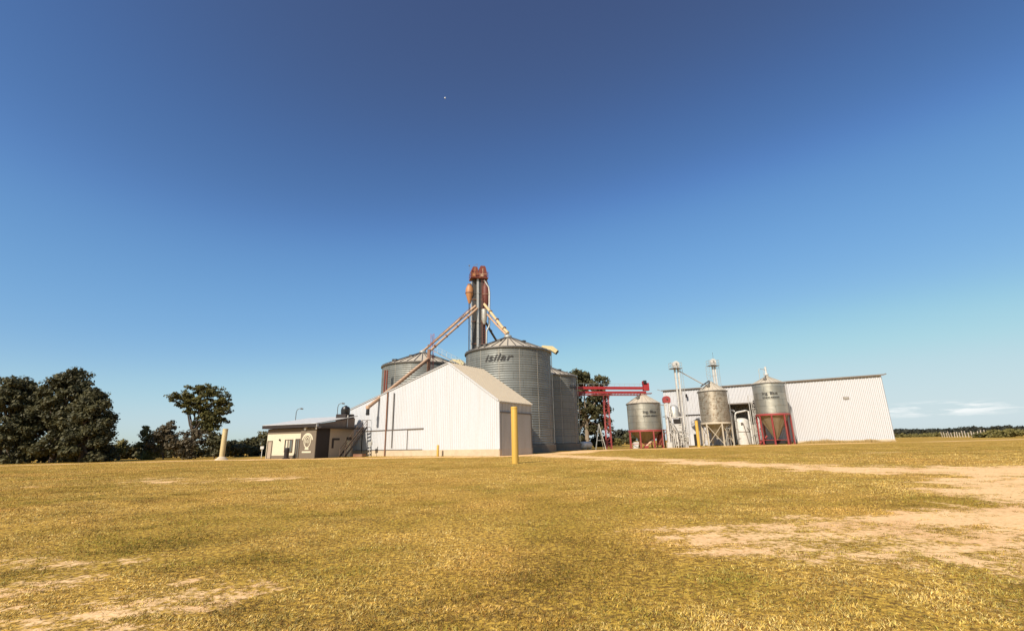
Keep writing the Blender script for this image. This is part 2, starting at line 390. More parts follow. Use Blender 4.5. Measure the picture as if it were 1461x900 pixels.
# ------------------------------------------------------------------ grass blades
m, nt, b = newmat('grass_blades')
a = nt.nodes.new('ShaderNodeAttribute'); a.attribute_name = 'Col'; nt.links.new(a.outputs['Color'], b.inputs['Base Color'])
b.inputs['Roughness'].default_value = .75; b.inputs['Specular IOR Level'].default_value = .15
tr = nt.nodes.new('ShaderNodeBsdfTranslucent'); nt.links.new(a.outputs['Color'], tr.inputs['Color'])
mx = nt.nodes.new('ShaderNodeMixShader'); mx.inputs[0].default_value = .25
nt.links.new(b.outputs[0], mx.inputs[1]); nt.links.new(tr.outputs[0], mx.inputs[2]); nt.links.new(mx.outputs[0], nt.nodes['Material Output'].inputs['Surface'])
M['grass'] = m
def grass(N, y0, y1):
    # density falls with distance: uniform in log(y)
    y = y0 * (y1 / y0) ** rng.random(N); x = (rng.random(N) * 2 - 1) * (1.3 * y + 1.5)
    dmk = dirt_mask(x, y); lu = lush_mask(x, y)
    tuft = fbm(x + 3, y + 8, 1.9, 3)
    fn = fbm(x * .7, y + 60, 5.5, 3)
    keep = rng.random(N) < np.clip(sst(-.13, .13, fn - .08 - dmk * .75), .02, 1) * np.clip((tuft - .2) * 3.2, .15, 1) * np.clip((fbm(x + 11, y * .8 + 5, 11.0, 2) - .30) * 5, .5, 1)
    x, y, lu, tuft, dmk = x[keep], y[keep], lu[keep], tuft[keep], dmk[keep]; n = len(x)
    r = np.hypot(x, y); big = np.clip(r / 8, 1, 5.0) ** .5
    h = (.012 + .022 * rng.random(n) + .015 * np.clip(tuft - .5, 0, 1)) * big * (1 - .4 * dmk)
    nt_ = sst(.33, .67, fbm(x + 40, y * 1.3, 6.5, 3)); h = h * (.75 + .5 * nt_)
    w = (.0015 + .0022 * rng.random(n)) * big * 1.35
    th = rng.random(n) * 2 * PI; lean = np.abs(rng.normal(1.0, .35, n)); az = rng.normal(.5, 1.5, n)
    tip = np.stack([np.cos(az) * np.sin(lean) * h, np.sin(az) * np.sin(lean) * h, np.cos(lean).clip(.12) * h], -1)
    z = .3 * sst(18, 58, x) * sst(40, 78, y) + gbump(x, y) * sst(60, 30, r) - .004
    base = np.stack([x, y, z], -1); s = np.stack([np.cos(th) * w, np.sin(th) * w, 0 * w], -1)
    mid_ = base + tip * np.array([.45, .45, .6])
    vs = np.stack([base - s, base + s, mid_ + s * .8, base + tip, mid_ - s * .8], 1).reshape(-1, 3)
    straw = np.array([.79, .515, .11]); pale = np.array([.91, .70, .31]); olive = np.array([.45, .34, .055]); green = np.array([.25, .245, .045]); brown = np.array([.22, .11, .03])
    k = rng.random(n)[:, None]; g = np.clip(lu[:, None] + (rng.random(n)[:, None] - .5) * .7, 0, 1)
    c = straw * (1 - k) + pale * k
    c = c * (1 - g) + (olive * (1 - k) + green * k) * g
    lowc = np.clip(1 - nt_ + rng.normal(0, .12, n), 0, 1)[:, None] ** 1.6; c = c * (1 - lowc) + (c * np.array([.50, .47, .40])) * lowc
    dkp = sst(.56, .68, fbm(x * .55 + 90, y * 1.3, 2.0, 3))[:, None] * .45; c = c * (1 - dkp)  # streaks of darker blades: shade of taller tufts painted into the colour
    l3 = sst(.48, .66, fbm(x + 70, y + 33, .33, 4))[:, None]; c = c * (1 - l3 * .55) + c * np.array([.92, .74, .62]) * l3 * .55
    bro = (rng.random(n) < .2)[:, None]; c = np.where(bro, brown, c)
    c = np.clip(c * (.62 + .70 * rng.random(n))[:, None], 0, .98)
    return vs, np.concatenate([c, np.ones((n, 1))], 1)
parts = [grass(2100000, 2.5, 64)]
vs = np.concatenate([p[0] for p in parts]); cs = np.concatenate([p[1] for p in parts])
lawn_o = np_mesh('lawn_grass', vs, 5, M['grass'], cols=cs)
tag(lawn_o, 'short dry straw and olive grass blades covering the lawn', 'grass', kind='stuff')

# ------------------------------------------------------------------ lettering
def letters(txt, size, shear=0, bold=0.0, xs=1.0, space=1.0):
    cu = bpy.data.curves.new('text', 'FONT'); cu.body = txt; cu.size = size; cu.shear = shear; cu.offset = bold; cu.space_character = space
    cu.resolution_u = 4
    o = bpy.data.objects.new('text', cu); col.objects.link(o)
    dg = bpy.context.evaluated_depsgraph_get(); dg.update()
    me = o.evaluated_get(dg).to_mesh()
    vs = [(v.co.x * xs, v.co.y) for v in me.vertices]; fs = [tuple(p.vertices) for p in me.polygons]
    bpy.data.objects.remove(o); bpy.data.curves.remove(cu); return vs, fs
def letter_on_cyl(parent, c, R, th0, z0, txt, size, tilt=0.0, **kw):
    """lettering wrapped round a cylinder, starting at angle th0 (seen from outside it runs to the right)"""
    vs, fs = letters(txt, size, **kw); mb = MB()
    import bmesh
    bm = bmesh.new(); bv = [bm.verts.new((x, y, 0)) for x, y in vs]
    for f in fs:
        try: bm.faces.new([bv[i] for i in f])
        except ValueError: pass
    bmesh.ops.subdivide_edges(bm, edges=[e for e in bm.edges if e.calc_length() > .25], cuts=2, use_grid_fill=False)
    bmesh.ops.triangulate(bm, faces=bm.faces)
    bm.verts.index_update()
    for v_ in bm.verts:
        t = th0 + v_.co.x / R
        mb.v.append(V((c[0] + math.cos(t) * (R + .12), c[1] + math.sin(t) * (R + .12), z0 + v_.co.y + tilt * v_.co.x)))
    mb.f = [tuple(v_.index for v_ in f.verts) for f in bm.faces]; bm.free()
    return mb.build('lettering', M['ink'], parent)

# ------------------------------------------------------------------ big grain bins
def ladder(mb, foot, head, side, w=.4, step=.35, t=.05):
    foot, head, side = V(foot), V(head), V(side).normalized() * w / 2
    mb.beam(foot - side, head - side, t); mb.beam(foot + side, head + side, t)
    n = int((head - foot).length / step)
    for i in range(1, n): p = foot + (head - foot) * i / n; mb.beam(p - side, p + side, t * .6)
def big_bin(c, R, zw, za, label, name_th, size, hood_th=None, groundz=0, base_h=1.05):
    t = thing('grain_bin', (c[0], c[1], groundz), label, 'grain bin', 'large corrugated grain bins')
    mb = MB(); mb.lathe((c[0], c[1], groundz), [(R + .35, 0), (R + .35, base_h - .05), (R + .3, base_h), (R - .2, base_h + .02)], 64); mb.build('foundation', M['concrete_dk'], t, True)
    prof = []; z = groundz + base_h; pitch = .33; n = int((zw - z) / pitch)
    for i in range(n):
        for u, o in ((0, -.0), (.2, .0), (.42, .05), (.75, .05)): prof.append((R + o, z + (zw - z) * (i + u) / n))
    prof.append((R, zw))
    mb = MB(); mb.lathe((c[0], c[1], 0), prof, 96, uv=True); w = mb.build('wall', M['galv'], t, True)
    st = MB(); ns = round(2 * PI * R / 2.85)
    for k in range(ns):
        a = 2 * PI * k / ns + .03; d = V((math.cos(a), math.sin(a), 0)); s = V((-d.y, d.x, 0))
        st.obox(V((c[0], c[1], (groundz + base_h + zw) / 2)) + d * (R + .035), s * .03, d * .025, V((0, 0, (zw - groundz - base_h) / 2 - .02)))
    st.each('stiffener_post', M['galv_old'], t)
    mb = MB(); mb.lathe((c[0], c[1], 0), [(R - .05, zw - .12), (R + .22, zw - .10), (R + .22, zw + .06), (.55, za - .35), (.55, za - .1)], 64)
    for k in range(36):
        a = 2 * PI * k / 36; d = V((math.cos(a), math.sin(a), 0)); o = V((c[0], c[1], 0))
        k0 = len(mb.f); mb.beam(o + d * (R + .2) + V((0, 0, zw + .08)), o + d * .56 + V((0, 0, za - .32)), .09, .16); mb.mi |= set(range(k0, len(mb.f)))
    mb.build('roof', M['galv_roof'], t, seam=M['galv_dark'])
    mb = MB(); mb.lathe((c[0], c[1], 0), [(R + .24, zw - .16), (R + .26, zw - .16), (R + .26, zw + .05), (R + .22, zw + .06)], 64); mb.build('eave_ring', M['galv_dark'], t)  # eave lip coloured dark to draw the shadow line below the overhang
    mb = MB(); mb.lathe((c[0], c[1], 0), [(.62, za - .3), (.62, za), (.4, za + .12), (0.01, za + .14)], 20); mb.build('roof_cap', M['galv_plain'], t, True)
    if name_th is not None: letter_on_cyl(t, c, R, name_th, zw - 2.0 if size > 1 else zw - 2.2, 'isilar', size, shear=.32, bold=.017, xs=1.44, space=1.03)
    # roof hatch and small vents
    for th, rr in ((-PI * .62, .52), (-PI * .30, .62), (-PI * .78, .8), (-PI*.68, .93)):
        d = V((math.cos(th), math.sin(th), 0)); r_ = R * rr; zz = za - .3 + (zw + .1 - za + .3) * rr
        mb = MB(); p = V((c[0], c[1], zz + .16)) + d * r_; mb.box(p, .5, .45, .3, th); mb.box(p + V((0, 0, .19)), .62, .57, .07, th); mb.build('roof_vent', M['galv_dark'], t)
    if hood_th is not None:
        d = V((math.cos(hood_th), math.sin(hood_th), 0)); s = V((-d.y, d.x, 0)); o = V((c[0], c[1], 0)) + d * (R - .5) + V((0, 0, zw + .35))
        up = V((0, 0, 1)); mb = MB()
        prof = [V((-1.2, .0, 0)), V((-.6, .75, 0)), V((1.0, .55, 0)), V((1.75, -.1, 0)), V((1.35, -.55, 0)), V((.6, .0, 0))]
        poly = [o + d * q.x + up * q.y - s * .6 for q in prof]; mb.prism(poly, s, 1.2)
        h = mb.build('exhaust_hood', M['hood'], t)
        q = MB(); e0 = o + d * 1.6 + up * -.35; q.obox(e0, s * .5, (d * .2 + up * .22), (d * .05 - up * .045)); q.build('hood_mouth', M['void'], h)
    lad = MB(); a = -PI * .06; d = V((math.cos(a), math.sin(a), 0)); o = V((c[0], c[1], 0)) + d * (R + .22)
    ladder(lad, o + V((0, 0, groundz + 1.2)), o + V((0, 0, zw + .2)), V((-d.y, d.x, 0)), .45, .4, .05); lad.build('ladder', M['galv_plain'], t)
    return t
B1, B2, B3 = (-.72, 72.2), (6.15, 82.2), (-15.9, 81.8)
def ang(c, px, py, D, R):                                   # angle round a bin under a picture point
    p = P(px, py, D); x = max(-.99, min(.99, (p.x - c[0]) / R)); return -math.acos(x)
big_bin(B1, 6.5, 14.62, 17.6, 'large grain bin lettered isilar in full, right behind the white shed', ang(B1, 691.5, 516, 66.2, 6.5), 1.42, hood_th=-PI * .04)
big_bin(B3, 6.75, 14.35, 17.3, 'grain bin rising behind the left slope of the white shed', None, 1.3, hood_th=-PI * .08)
big_bin(B2, 4.75, 12.15, 14.3, 'smaller grain bin half in shadow, at the end of the red conveyor', ang(B2, 812, 565, 79, 4.75), .95)

# ------------------------------------------------------------------ white shed
A = V((-1.65, 52.4, 0)); L0 = V((P(499, 600, 68).x, 68.0, 0)); e = V((3.75, 5.9, 0))
gd = (L0 - A).normalized(); gn = V((gd.y, -gd.x, 0)); gn = gn if gn.y < 0 else -gn
zE, zRg, zP = 5.82, 10.75, .72
zL = P(499, 584.5, 68).z
k_ = P(640, 518, 56); k_ = k_.x / k_.y; Gp = A + gd * ((k_ * A.y - A.x) / (gd.x - k_ * gd.y)); zRg = P(640, 518, Gp.y).z
up = V((0, 0, 1))
shed = thing('storage_shed', A.lerp(L0, .5) + e * .5, 'white ribbed steel storage shed with tall lopsided gable', 'shed')
def z_(p, z): return V((p.x, p.y, z))
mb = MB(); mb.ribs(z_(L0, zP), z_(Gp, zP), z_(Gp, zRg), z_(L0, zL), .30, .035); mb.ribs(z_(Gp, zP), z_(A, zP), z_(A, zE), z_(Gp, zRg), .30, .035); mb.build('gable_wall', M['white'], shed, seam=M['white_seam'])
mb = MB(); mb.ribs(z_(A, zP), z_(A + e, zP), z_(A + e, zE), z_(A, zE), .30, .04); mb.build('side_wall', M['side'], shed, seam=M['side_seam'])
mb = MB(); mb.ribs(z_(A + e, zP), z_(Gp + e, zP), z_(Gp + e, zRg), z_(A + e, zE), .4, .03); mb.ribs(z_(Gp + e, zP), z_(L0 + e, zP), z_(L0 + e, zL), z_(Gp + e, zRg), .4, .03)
mb.ribs(z_(L0 + e, zP), z_(L0, zP), z_(L0, zL), z_(L0 + e, zL), .4, .03); mb.build('rear_wall', M['side'], shed)
en = e.normalized(); ov = gn * .16
def roofsheet(p, q, zp, zq, name, mt):                      # p eave, q ridge
    sl = (z_(q, zq) - z_(p, zp)).normalized(); lo = z_(p, zp) - sl * .25 + up * .09; hi = z_(q, zq) + up * .09
    mb = MB(); a0, b0, c0, d0 = lo + ov, lo + e - ov, hi + e - ov, hi + ov
    if (b0 - a0).cross(d0 - a0).z < 0: mb.ribs(b0, a0, d0, c0, .45, .05)
    else: mb.ribs(a0, b0, c0, d0, .45, .05)
    return mb.build(name, mt, shed, seam=M['side_seam'])
roofsheet(A, Gp, zE, zRg, 'roof_slope', M['roof_tan']); roofsheet(L0, Gp, zL, zRg, 'roof_slope', M['roof_tan'])
mb = MB()
for p, zp in ((A, zE), (L0, zL)):
    mb.beam(z_(p, zp) + gn * .06 + up * .05, z_(Gp, zRg) + gn * .06 + up * .06, .12, .16)
mb.build('verge_trim', M['white'], shed)
mb = MB(); th = .10
for p, q in ((L0, A), (A, A + e), (A + e, L0 + e), (L0 + e, L0)):
    d = (q - p).normalized(); n_ = V((d.y, -d.x, 0)); c = (p + q) / 2; mb.obox(z_(c, zP / 2 - .05) - n_ * .1, d * ((q - p).length / 2 + .0), n_ * .17, up * (zP / 2 + .05))
mb.build('plinth', M['concrete'], shed)
def onG(px, D=56): # point on gable plane by picture column -> distance along gable
    k = P(px, 636, D); k = V((k.x / k.y, 1, 0)); # intersect ray (t*k) with A + gd*s
    den = gd.x - k.x * gd.y; s = (k.x * A.y - A.x) / den; return s
sL, sR = onG(508), onG(604)
mb = MB(); 
g = lambda s, z, o=.07: A + gd * s + gn * o + up * z
zT = 3.15
mb.beam(g(sL, zT + .1), g(onG(604), zT + .1), .10, .14); mb.build('door_track', M['track'], shed)
dd = MB(); s1 = onG(581); s2 = onG(511)
dd.ribs(g(s2, zP + .08, .06), g(s1, zP + .08, .06), g(s1, zT, .06), g(s2, zT, .06), .30, .035)
sd = dd.build('sliding_door', M['white'], shed, seam=M['white_seam'])
mb = MB(); mb.beam(g(s1, zP + .05, .08), g(s1, zT, .08), .07, .05); mb.beam(g(onG(603), zP + .06, .08), g(sL, zP + .06, .08), .08, .07); mb.build('door_frame', M['track'], sd)
mb = MB(); s = onG(560); mb.beam(g(s, 1.0, .13), g(s, 8.0, .13), .12, .12)
mb.build('downpipe', M['galv_dark'], shed)
# big door in the side wall
ed = e.normalized(); enr = V((ed.y, -ed.x, 0))
h = lambda s, z, o=.06: A + ed * s + enr * o + up * z
Ls = e.length
mb = MB(); mb.ribs(h(.35, .1, .06), h(Ls - .3, .1, .06), h(Ls - .3, 4.55, .06), h(.35, 4.55, .06), .24, .035); sdoor = mb.build('side_door', M['side'], shed, seam=M['side_seam'])
mb = MB(); mb.beam(h(.2, 4.65, .1), h(Ls - .1, 4.65, .1), .12, .12); mb.beam(h(Ls - .2, .1, .1), h(Ls - .2, 4.6, .1), .09, .09); mb.build('door_rail', M['track'], sdoor)
mb = MB(); mb.beam(h(0, zE - .05, .12), h(Ls, zE - .05, .12), .1, .12); mb.beam(A + (gn + enr) * .05 + up * zP, A + (gn + enr) * .05 + up * zE, .1); mb.build('corner_trim', M['white'], shed)

# ------------------------------------------------------------------ bucket elevator tower between the bins
T = V((-6.1, 80.0, 0)); TZ = 31.2
p682 = P(682, 392, 80.0); T = V((p682.x, 80.0, 0))
tw = thing('bucket_elevator_tower', T, 'tall twin bucket elevator tower with rusty red heads above the bins', 'elevator tower')
zTop = P(682, 399, 80).z
def trunk(x, y, w, mt, z1=None, z0=0, name='trunk'):
    mb = MB(); mb.box(T + V((x, y, ((z1 or zTop) + z0) / 2)), w, w * .8, (z1 or zTop) - z0, .25)
    for k in range(1, 11): mb.box(T + V((x, y, z0 + ((z1 or zTop) - z0) * k / 11)), w + .1, w * .8 + .1, .09, .25)
    return mb.build(name, mt, tw)
trunk(-1.18, -.2, .24, M['galv_plain'], zTop - .5); trunk(-.62, 0, .78, M['tower_dark']); trunk(-.02, -.45, .36, M['galv_plain']); trunk(.60, 0, .80, M['tower_dark']); trunk(1.16, .3, .28, M['rust_dk'])
mb = MB(); mb.tube([T + V((-1.55, -.3, 0)), T + V((-1.55, -.3, zTop - 4.6))], .09); mb.build('cable_pipe', M['tower_dark'], tw)
mb = MB(); mb.box(T + V((.1, .1, zTop + .1)), 3.15, 2.2, .16, .25); plat = mb.build('platform', M['rust'], tw)
mb = MB(); R_ = lambda x, y, z: T + V((x * math.cos(.25) - y * math.sin(.25) + .1, x * math.sin(.25) + y * math.cos(.25) + .1, z))
for zz in (.65, 1.15):
    for a_, b_ in (((-1.55, -1.07), (1.55, -1.07)), ((1.55, -1.07), (1.55, 1.07)), ((1.55, 1.07), (-1.55, 1.07)), ((-1.55, 1.07), (-1.55, -1.07))):
        mb.beam(R_(*a_, zTop + zz), R_(*b_, zTop + zz), .06)
for xx in (-1.55, -.8, 0, .8, 1.55):
    for yy in (-1.07, 1.07): mb.beam(R_(xx, yy, zTop + .18), R_(xx, yy, zTop + 1.15), .06)
mb.build('guard_rail', M['rust'], plat)
for x0, w in ((-.74, 1.35), (.68, 1.5)):
    mb = MB(); pr = [(-w/2, 0), (w/2, 0), (w/2, .95), (w*.36, 1.85), (w*.24, 2.1), (-w*.26, 2.1), (-w*.42, 1.65), (-w/2, .9)]
    if x0 > 0: pr = [(x, z * 1.12) for x, z in pr]
    mb.prism([R_(x0 + x, -.55, zTop + .2 + z) for x, z in pr], R_(0, 1, 0) - R_(0, 0, 0), 1.1)
    hd = mb.build('elevator_head', M['rust'], tw)
    mb = MB(); mb.beam(R_(x0 - w/2, -.6, zTop + .95), R_(x0 + w/2, -.6, zTop + .95), .08); mb.beam(R_(x0, -.6, zTop + .2), R_(x0, -.6, zTop + 2.0), .10); mb.box(R_(x0 - .25, -.85, zTop + .55), .5, .5, .5, .25)
    mb.build('drive_motor', M['orange'] if x0 < 0 else M['spout'], hd)
mb = MB(); q = R_(-.2, .2, zTop + 2.0); mb.tube([q, q + up * 1.15], .03, 6); mb.beam(q + up * 1.15, q + up * .85 + V((-.7, 0, -.05)), .04)
mb.build('wind_vane', M['galv_dark'], tw); mb = MB(); mb.tube([R_(-1.9, -1.2, zTop + 1.1), R_(-1.9, -1.2, zTop + 2.1)], .025, 6); mb.box(R_(-1.9, -1.2, zTop + 2.15), .2, .2, .16)
mb.build('lightning_rod', M['galv_dark'], tw)
# cyclones
def cyclone(c, r, h1, h2, mt, name='cyclone'):
    mb = MB(); mb.lathe(c, [(.02, h2), (.28*r, h2), (.3*r, h2 + .05), (r, h2 * .1), (r * 1.05, 0), (r, h1 * .55), (r * .62, h1), (.02, h1 + .05)], 20); o = mb.build(name, mt, tw, True)
    q = MB(); q.lathe(c, [(r * 1.06, -.08), (r * 1.12, -.08), (r * 1.12, .08), (r * 1.06, .08)], 20); q.build('cyclone_band', M['spout_dk'], o); q = MB(); q.lathe(c, [(.5 * r, h1 + .0), (.55 * r, h1 + .28), (.1, h1 + .3)], 16); q.build('cyclone_outlet', M['spout_dk'], o)
zc = P(670, 419, 80).z
cyclone(T + V((-1.5, -.3, zc)), .68, 1.4, -1.9, M['orange'])
cyclone(T + V((1.35, .1, zc - .3)), .70, 2.3, -3.4, M['rust_dk'])  # dark red colour also carries part of the shadow on this cyclone
mb = MB(); mb.tube([T + V((1.15, -.35, zTop - .3)), T + V((1.95, -.3, zc + 1.0)), T + V((2.05, -.3, zc)), T + V((2.0, -.3, zc - 6.0)), T + V((1.5, -.2, zc - 7)), T + V((1.4, -.2, zc - 13))], .17, 10); mb.build('dust_pipe', M['galv_plain'], tw, True)
mb = MB(); c_ = V((P(691, 449, 79.2).x, 79.2, P(691, 449, 79.2).z)); mb.lathe(c_, [(.02, 1.0), (.5, .95), (.5, -.9), (.2, -1.7), (.02, -1.7)], 20); mb.build('silver_surge_drum', M['galv_plain'], tw, True)
mb = MB(); ladder(mb, T + V((1.0, -.55, 12)), T + V((1.0, -.55, zTop)), V((1, .2, 0)), .5, .45, .06); mb.build('ladder', M['rust'], tw)
mb = MB()
for k in range(6): z0_ = 6 + k * 4; mb.beam(T + V((-1.2, -.45, z0_)), T + V((1.2, -.25, z0_)), .09)
mb.each('cross_brace', M['spout_dk'], tw)

# ------------------------------------------------------------------ spouts, masts, chute
def spout(pts, r, label, mt='spout', flange=True, r_n=10):
    t = thing('grain_spout', pts[-1], label, 'grain spout', 'grain spouts from the elevator tower')
    mb = MB(); mb.tube(pts, r, r_n); mb.build('pipe', M[mt], t, True)
    if flange:
        mb = MB(); a, b_ = V(pts[0]), V(pts[-1]); d = (b_ - a).normalized(); n = int((b_ - a).length / 3)
        for i in range(1, n + 1): p = a + (b_ - a) * i / (n + .5); mb.tube([p - d * .06, p + d * .06], r * 1.35, r_n)
        mb.each('flange', M['spout_dk'], t)
    return t
b3t = V((B3[0], B3[1], 17.4)); b1t = V((B1[0], B1[1], 17.75))
# pair down to the left bin and the chute mast
mast_top = P(612, 499, 72)
spout([P(679, 436, 79.6), P(606, 499, 81.5), b3t], .20, 'upper tan spout running left down to the rear bin roof')
spout([P(681, 440, 79.4), P(614, 500, 72.3), mast_top + V((0, 0, -.3))], .20, 'lower tan spout running left down to the brown mast')
mb = MB(); a0, a1 = P(678, 438, 79.5), P(612, 499, 79.0)
tt = thing('spout_truss', a1, 'thin brown truss rod tying the two left spouts together', 'truss'); mb.beam(P(678, 433, 79.8), P(610, 494, 79.8), .09)
for i in range(9):
    u_ = i / 9; p = P(678, 433, 79.8).lerp(P(610, 494, 79.8), u_); q = P(680, 441.5, 79.4).lerp(P(613, 501.5, 73), u_ + .05); mb.beam(p, q, .05)
mb.build('rods', M['spout_dk'], tt)
spout([P(691, 434, 79.6), P(716, 466, 74), P(725, 475, 72.2)], .24, 'wide yellowish tan spout running right down to the lettered bin roof', 'spout_yel')
spout([P(693, 446, 79.9), P(709, 464, 75), P(722, 477, 72.4)], .16, 'thin tan spout below the wide one on the right', 'spout')
spout([P(692, 458, 80.4), P(701, 474, 82), P(712, 492, 88)], .2, 'dark spout slanting behind the lettered bin roof', 'galv_dark')
# mast standing on the shed's far side
mt_ = thing('spout_mast', V((mast_top.x, 72, 0)), 'brown steel mast carrying spout ends behind the shed', 'mast')
mb = MB(); mb.beam(V((mast_top.x, 72, 0)), V((mast_top.x, 72, mast_top.z + .1)), .42, .42); mb.build('post', M['spout_dk'], mt_)
mb = MB(); lm_ = V((mast_top.x + .4, 72.6, 0)); hz = P(614, 476, 72.6).z
for dx, dy in ((-.25, 0), (.25, 0), (0, .4)): mb.beam(lm_ + V((dx, dy, 8)), lm_ + V((dx, dy, hz)), .06)
for i in range(18):
    z0_ = 8 + (hz - 8) * i / 18; z1_ = 8 + (hz - 8) * (i + 1) / 18; mb.beam(lm_ + V((-.25 if i % 2 else .25, 0, z0_)), lm_ + V((.25 if i % 2 else -.25, 0, z1_)), .04)
mb.build('lattice', M['redleg'], mt_)
# loading chute in front of the gable
gD = lambda px: (A + gd * onG(px)).y
cA = P(611, 511, 71.6); cB = P(526, 579.5, gD(526) - 2.4)
ch = thing('loading_chute', V((cB.x, cB.y, 0)), 'long brown loading chute slanting down across the front of the shed gable', 'chute')
mb = MB(); mb.tube([cA, cB], .19, 10); mb.build('pipe', M['spout'], ch, True)
mb = MB(); mb.beam(cA + V((0, 0, -.33)), cB + V((0, 0, -.26)), .12, .14); mb.build('support_rail', M['spout_dk'], ch)
mb = MB(); mb.lathe(cB + V((-.05, -.1, 0)), [(.26, .1), (.3, -.1), (.26, -.35)], 14); mb.build('spout_end', M['spout'], ch, True)
mb = MB(); mb.lathe(cB + V((-.05, -.1, 0)), [(.2, -.3), (.24, -.6), (.22, -.75), (.26, -1.0), (.22, -1.15)], 14); mb.build('rubber_sleeve', M['black'], ch, True)
pz = P(549.5, 560, 57.5)
mb = MB(); pd_ = gD(549) - .3; pf = V((P(549, 640, pd_).x, pd_, 0)); mb.tube([pf, V((pf.x, pf.y, P(551, 559, pd_).z))], .09, 8); mb.build('prop_pole', M['spout_dk'], ch)
spout([P(612, 532, 72), P(588, 552, 72.5), P(560, 574, 73)], .22, 'short dark spout low on the mast, going behind the shed roof', 'spout_dk', False)
# leg pair beside rear bin
t = thing('pipe_riser', V((P(550, 640, 75).x, 75.0, 0)), 'pair of rusty vertical riser pipes at the left edge of the rear bin', 'pipe')
mb = MB(); 
for px in (549.5, 552.7):
    p = P(px, 528, 75); mb.tube([V((p.x, 75, 0)), p], .13, 8)
mb.each('riser_pipe', M['rust'], t)
# catwalk between the bins
t = thing('catwalk', b3t, 'thin roof catwalk with handrail running from the rear bin towards the lettered bin', 'catwalk')
p0_, p1_ = P(618, 500, 80), P(664, 525, 76); mb = MB(); mb.beam(p0_, p1_, .5, .08); mb.build('deck', M['galv_plain'], t)
mb = MB()
for o in (.55, 1.0): mb.beam(p0_ + up * o, p1_ + up * o, .045)
for i in range(8): p = p0_.lerp(p1_, i / 7); mb.beam(p, p + up, .04)
mb.build('handrail', M['galv_plain'], t)

# ------------------------------------------------------------------ yellow posts
def post(loc, r, hgt, mt, label, foot=False):
    t = thing('steel_pipe_post', loc, label, 'post')
    mb = MB(); mb.lathe(loc, [(r, -.05), (r, hgt - .03), (r * .96, hgt), (.01, hgt + .02)], 28); mb.build('pipe', mt, t, True)
    mb = MB(); mb.lathe(loc, [(r * 1.02, hgt - .12), (r * 1.05, hgt - .1), (r * 1.05, hgt - .02), (r * .9, hgt + .025)], 28); mb.build('cap', mt, t, True)
    if foot:
        mb = MB(); mb.lathe(loc, [(r * 2.7, -.05), (r * 2.3, .10), (r * 1.6, .25), (r * 1.2, .38), (r * .9, .42)], 20); mb.build('concrete_footing', M['concrete'], t, True)
    return t
post(V((.02, 32.4, 0)), .225, 3.66, M['yellow'], 'tall thick yellow pipe post standing alone on the lawn before the shed')
post(V((P(316, 655, 61).x, 61, 0)), .30, 3.75, M['cream'], 'pale cream thick pipe post on a concrete footing near the left trees', True)
pr_ = at(997.5, 79); post(pr_, .24, P(992, 600, 79).z - pr_.z, M['yellow'], 'dull yellow pipe post standing before the warehouse door by the elevator')
pb = thing('bollard', V((P(624.5, 650, gD(624.5) - 1.3).x, gD(624.5) - 1.3, 0)), 'short thin yellow bollard at the foot of the white gable', 'bollard')
mb = MB(); mb.lathe(WL[pb.name], [(.14, -.02), (.14, 1.2), (.1, 1.27), (.01, 1.29)], 18); mb.build('pipe', M['yellow'], pb, True)

# ------------------------------------------------------------------ office
Mo = V((-24.2, 59.2, 0)); d1 = V((-.925, .379, 0)); d2 = V((.379, .925, 0)); n1 = V((-.379, -.925, 0)); n2 = V((.925, -.379, 0))
LF, LS = 8.2, 6.5
off = thing('office_building', Mo + d1 * LF / 2 + d2 * LS / 2, 'small cream and brown office building with a sloping roof and a round emblem', 'building')
o1 = lambda s, z, o=0: Mo + d1 * s + n1 * o + up * z
o2 = lambda s, z, o=0: Mo + d2 * s + n2 * o + up * z
zb, zf, zr = -.05, 3.62, 4.72
def wallbox(fn, s0, s1, z0, z1, o0, o1_, mt, name, par=off):
    mb = MB(); n_ = fn(0, 0, 1) - fn(0, 0, 0); d_ = fn(1, 0) - fn(0, 0)
    mb.obox(fn((s0 + s1) / 2, (z0 + z1) / 2, (o0 + o1_) / 2), d_ * ((s1 - s0) / 2), n_ * ((o1_ - o0) / 2), up * ((z1 - z0) / 2)); return mb.build(name, mt, par)
sE = 2.45                                                   # width of the emblem wall
# body
mb = MB(); c0 = [Mo, Mo + d1 * LF, Mo + d1 * LF + d2 * LS, Mo + d2 * LS]
b_ = len(mb.v)
lowz = [zf, zf, zr - .2, zr - .2]
mb.v += [z_(p, zb) for p in c0] + [z_(p, lowz[i]) for i, p in enumerate(c0)]
mb.f += [(0, 4, 5, 1), (1, 5, 6, 2), (2, 6, 7, 3), (3, 7, 4, 0), (4, 7, 6, 5)]
mb.build('wall', M['plaster'], off)
wallbox(o1, sE, LF, 3.02, zf, .0, .03, M['plaster_grey'], 'upper_band')
wallbox(o1, sE + 1.0, LF - .9, -.02, .38, 0, .035, M['plaster_grey'], 'base_band')
ew = wallbox(o1, -.02, sE, zb, zf - .02, 0, .12, M['plaster_grey'], 'emblem_wall')
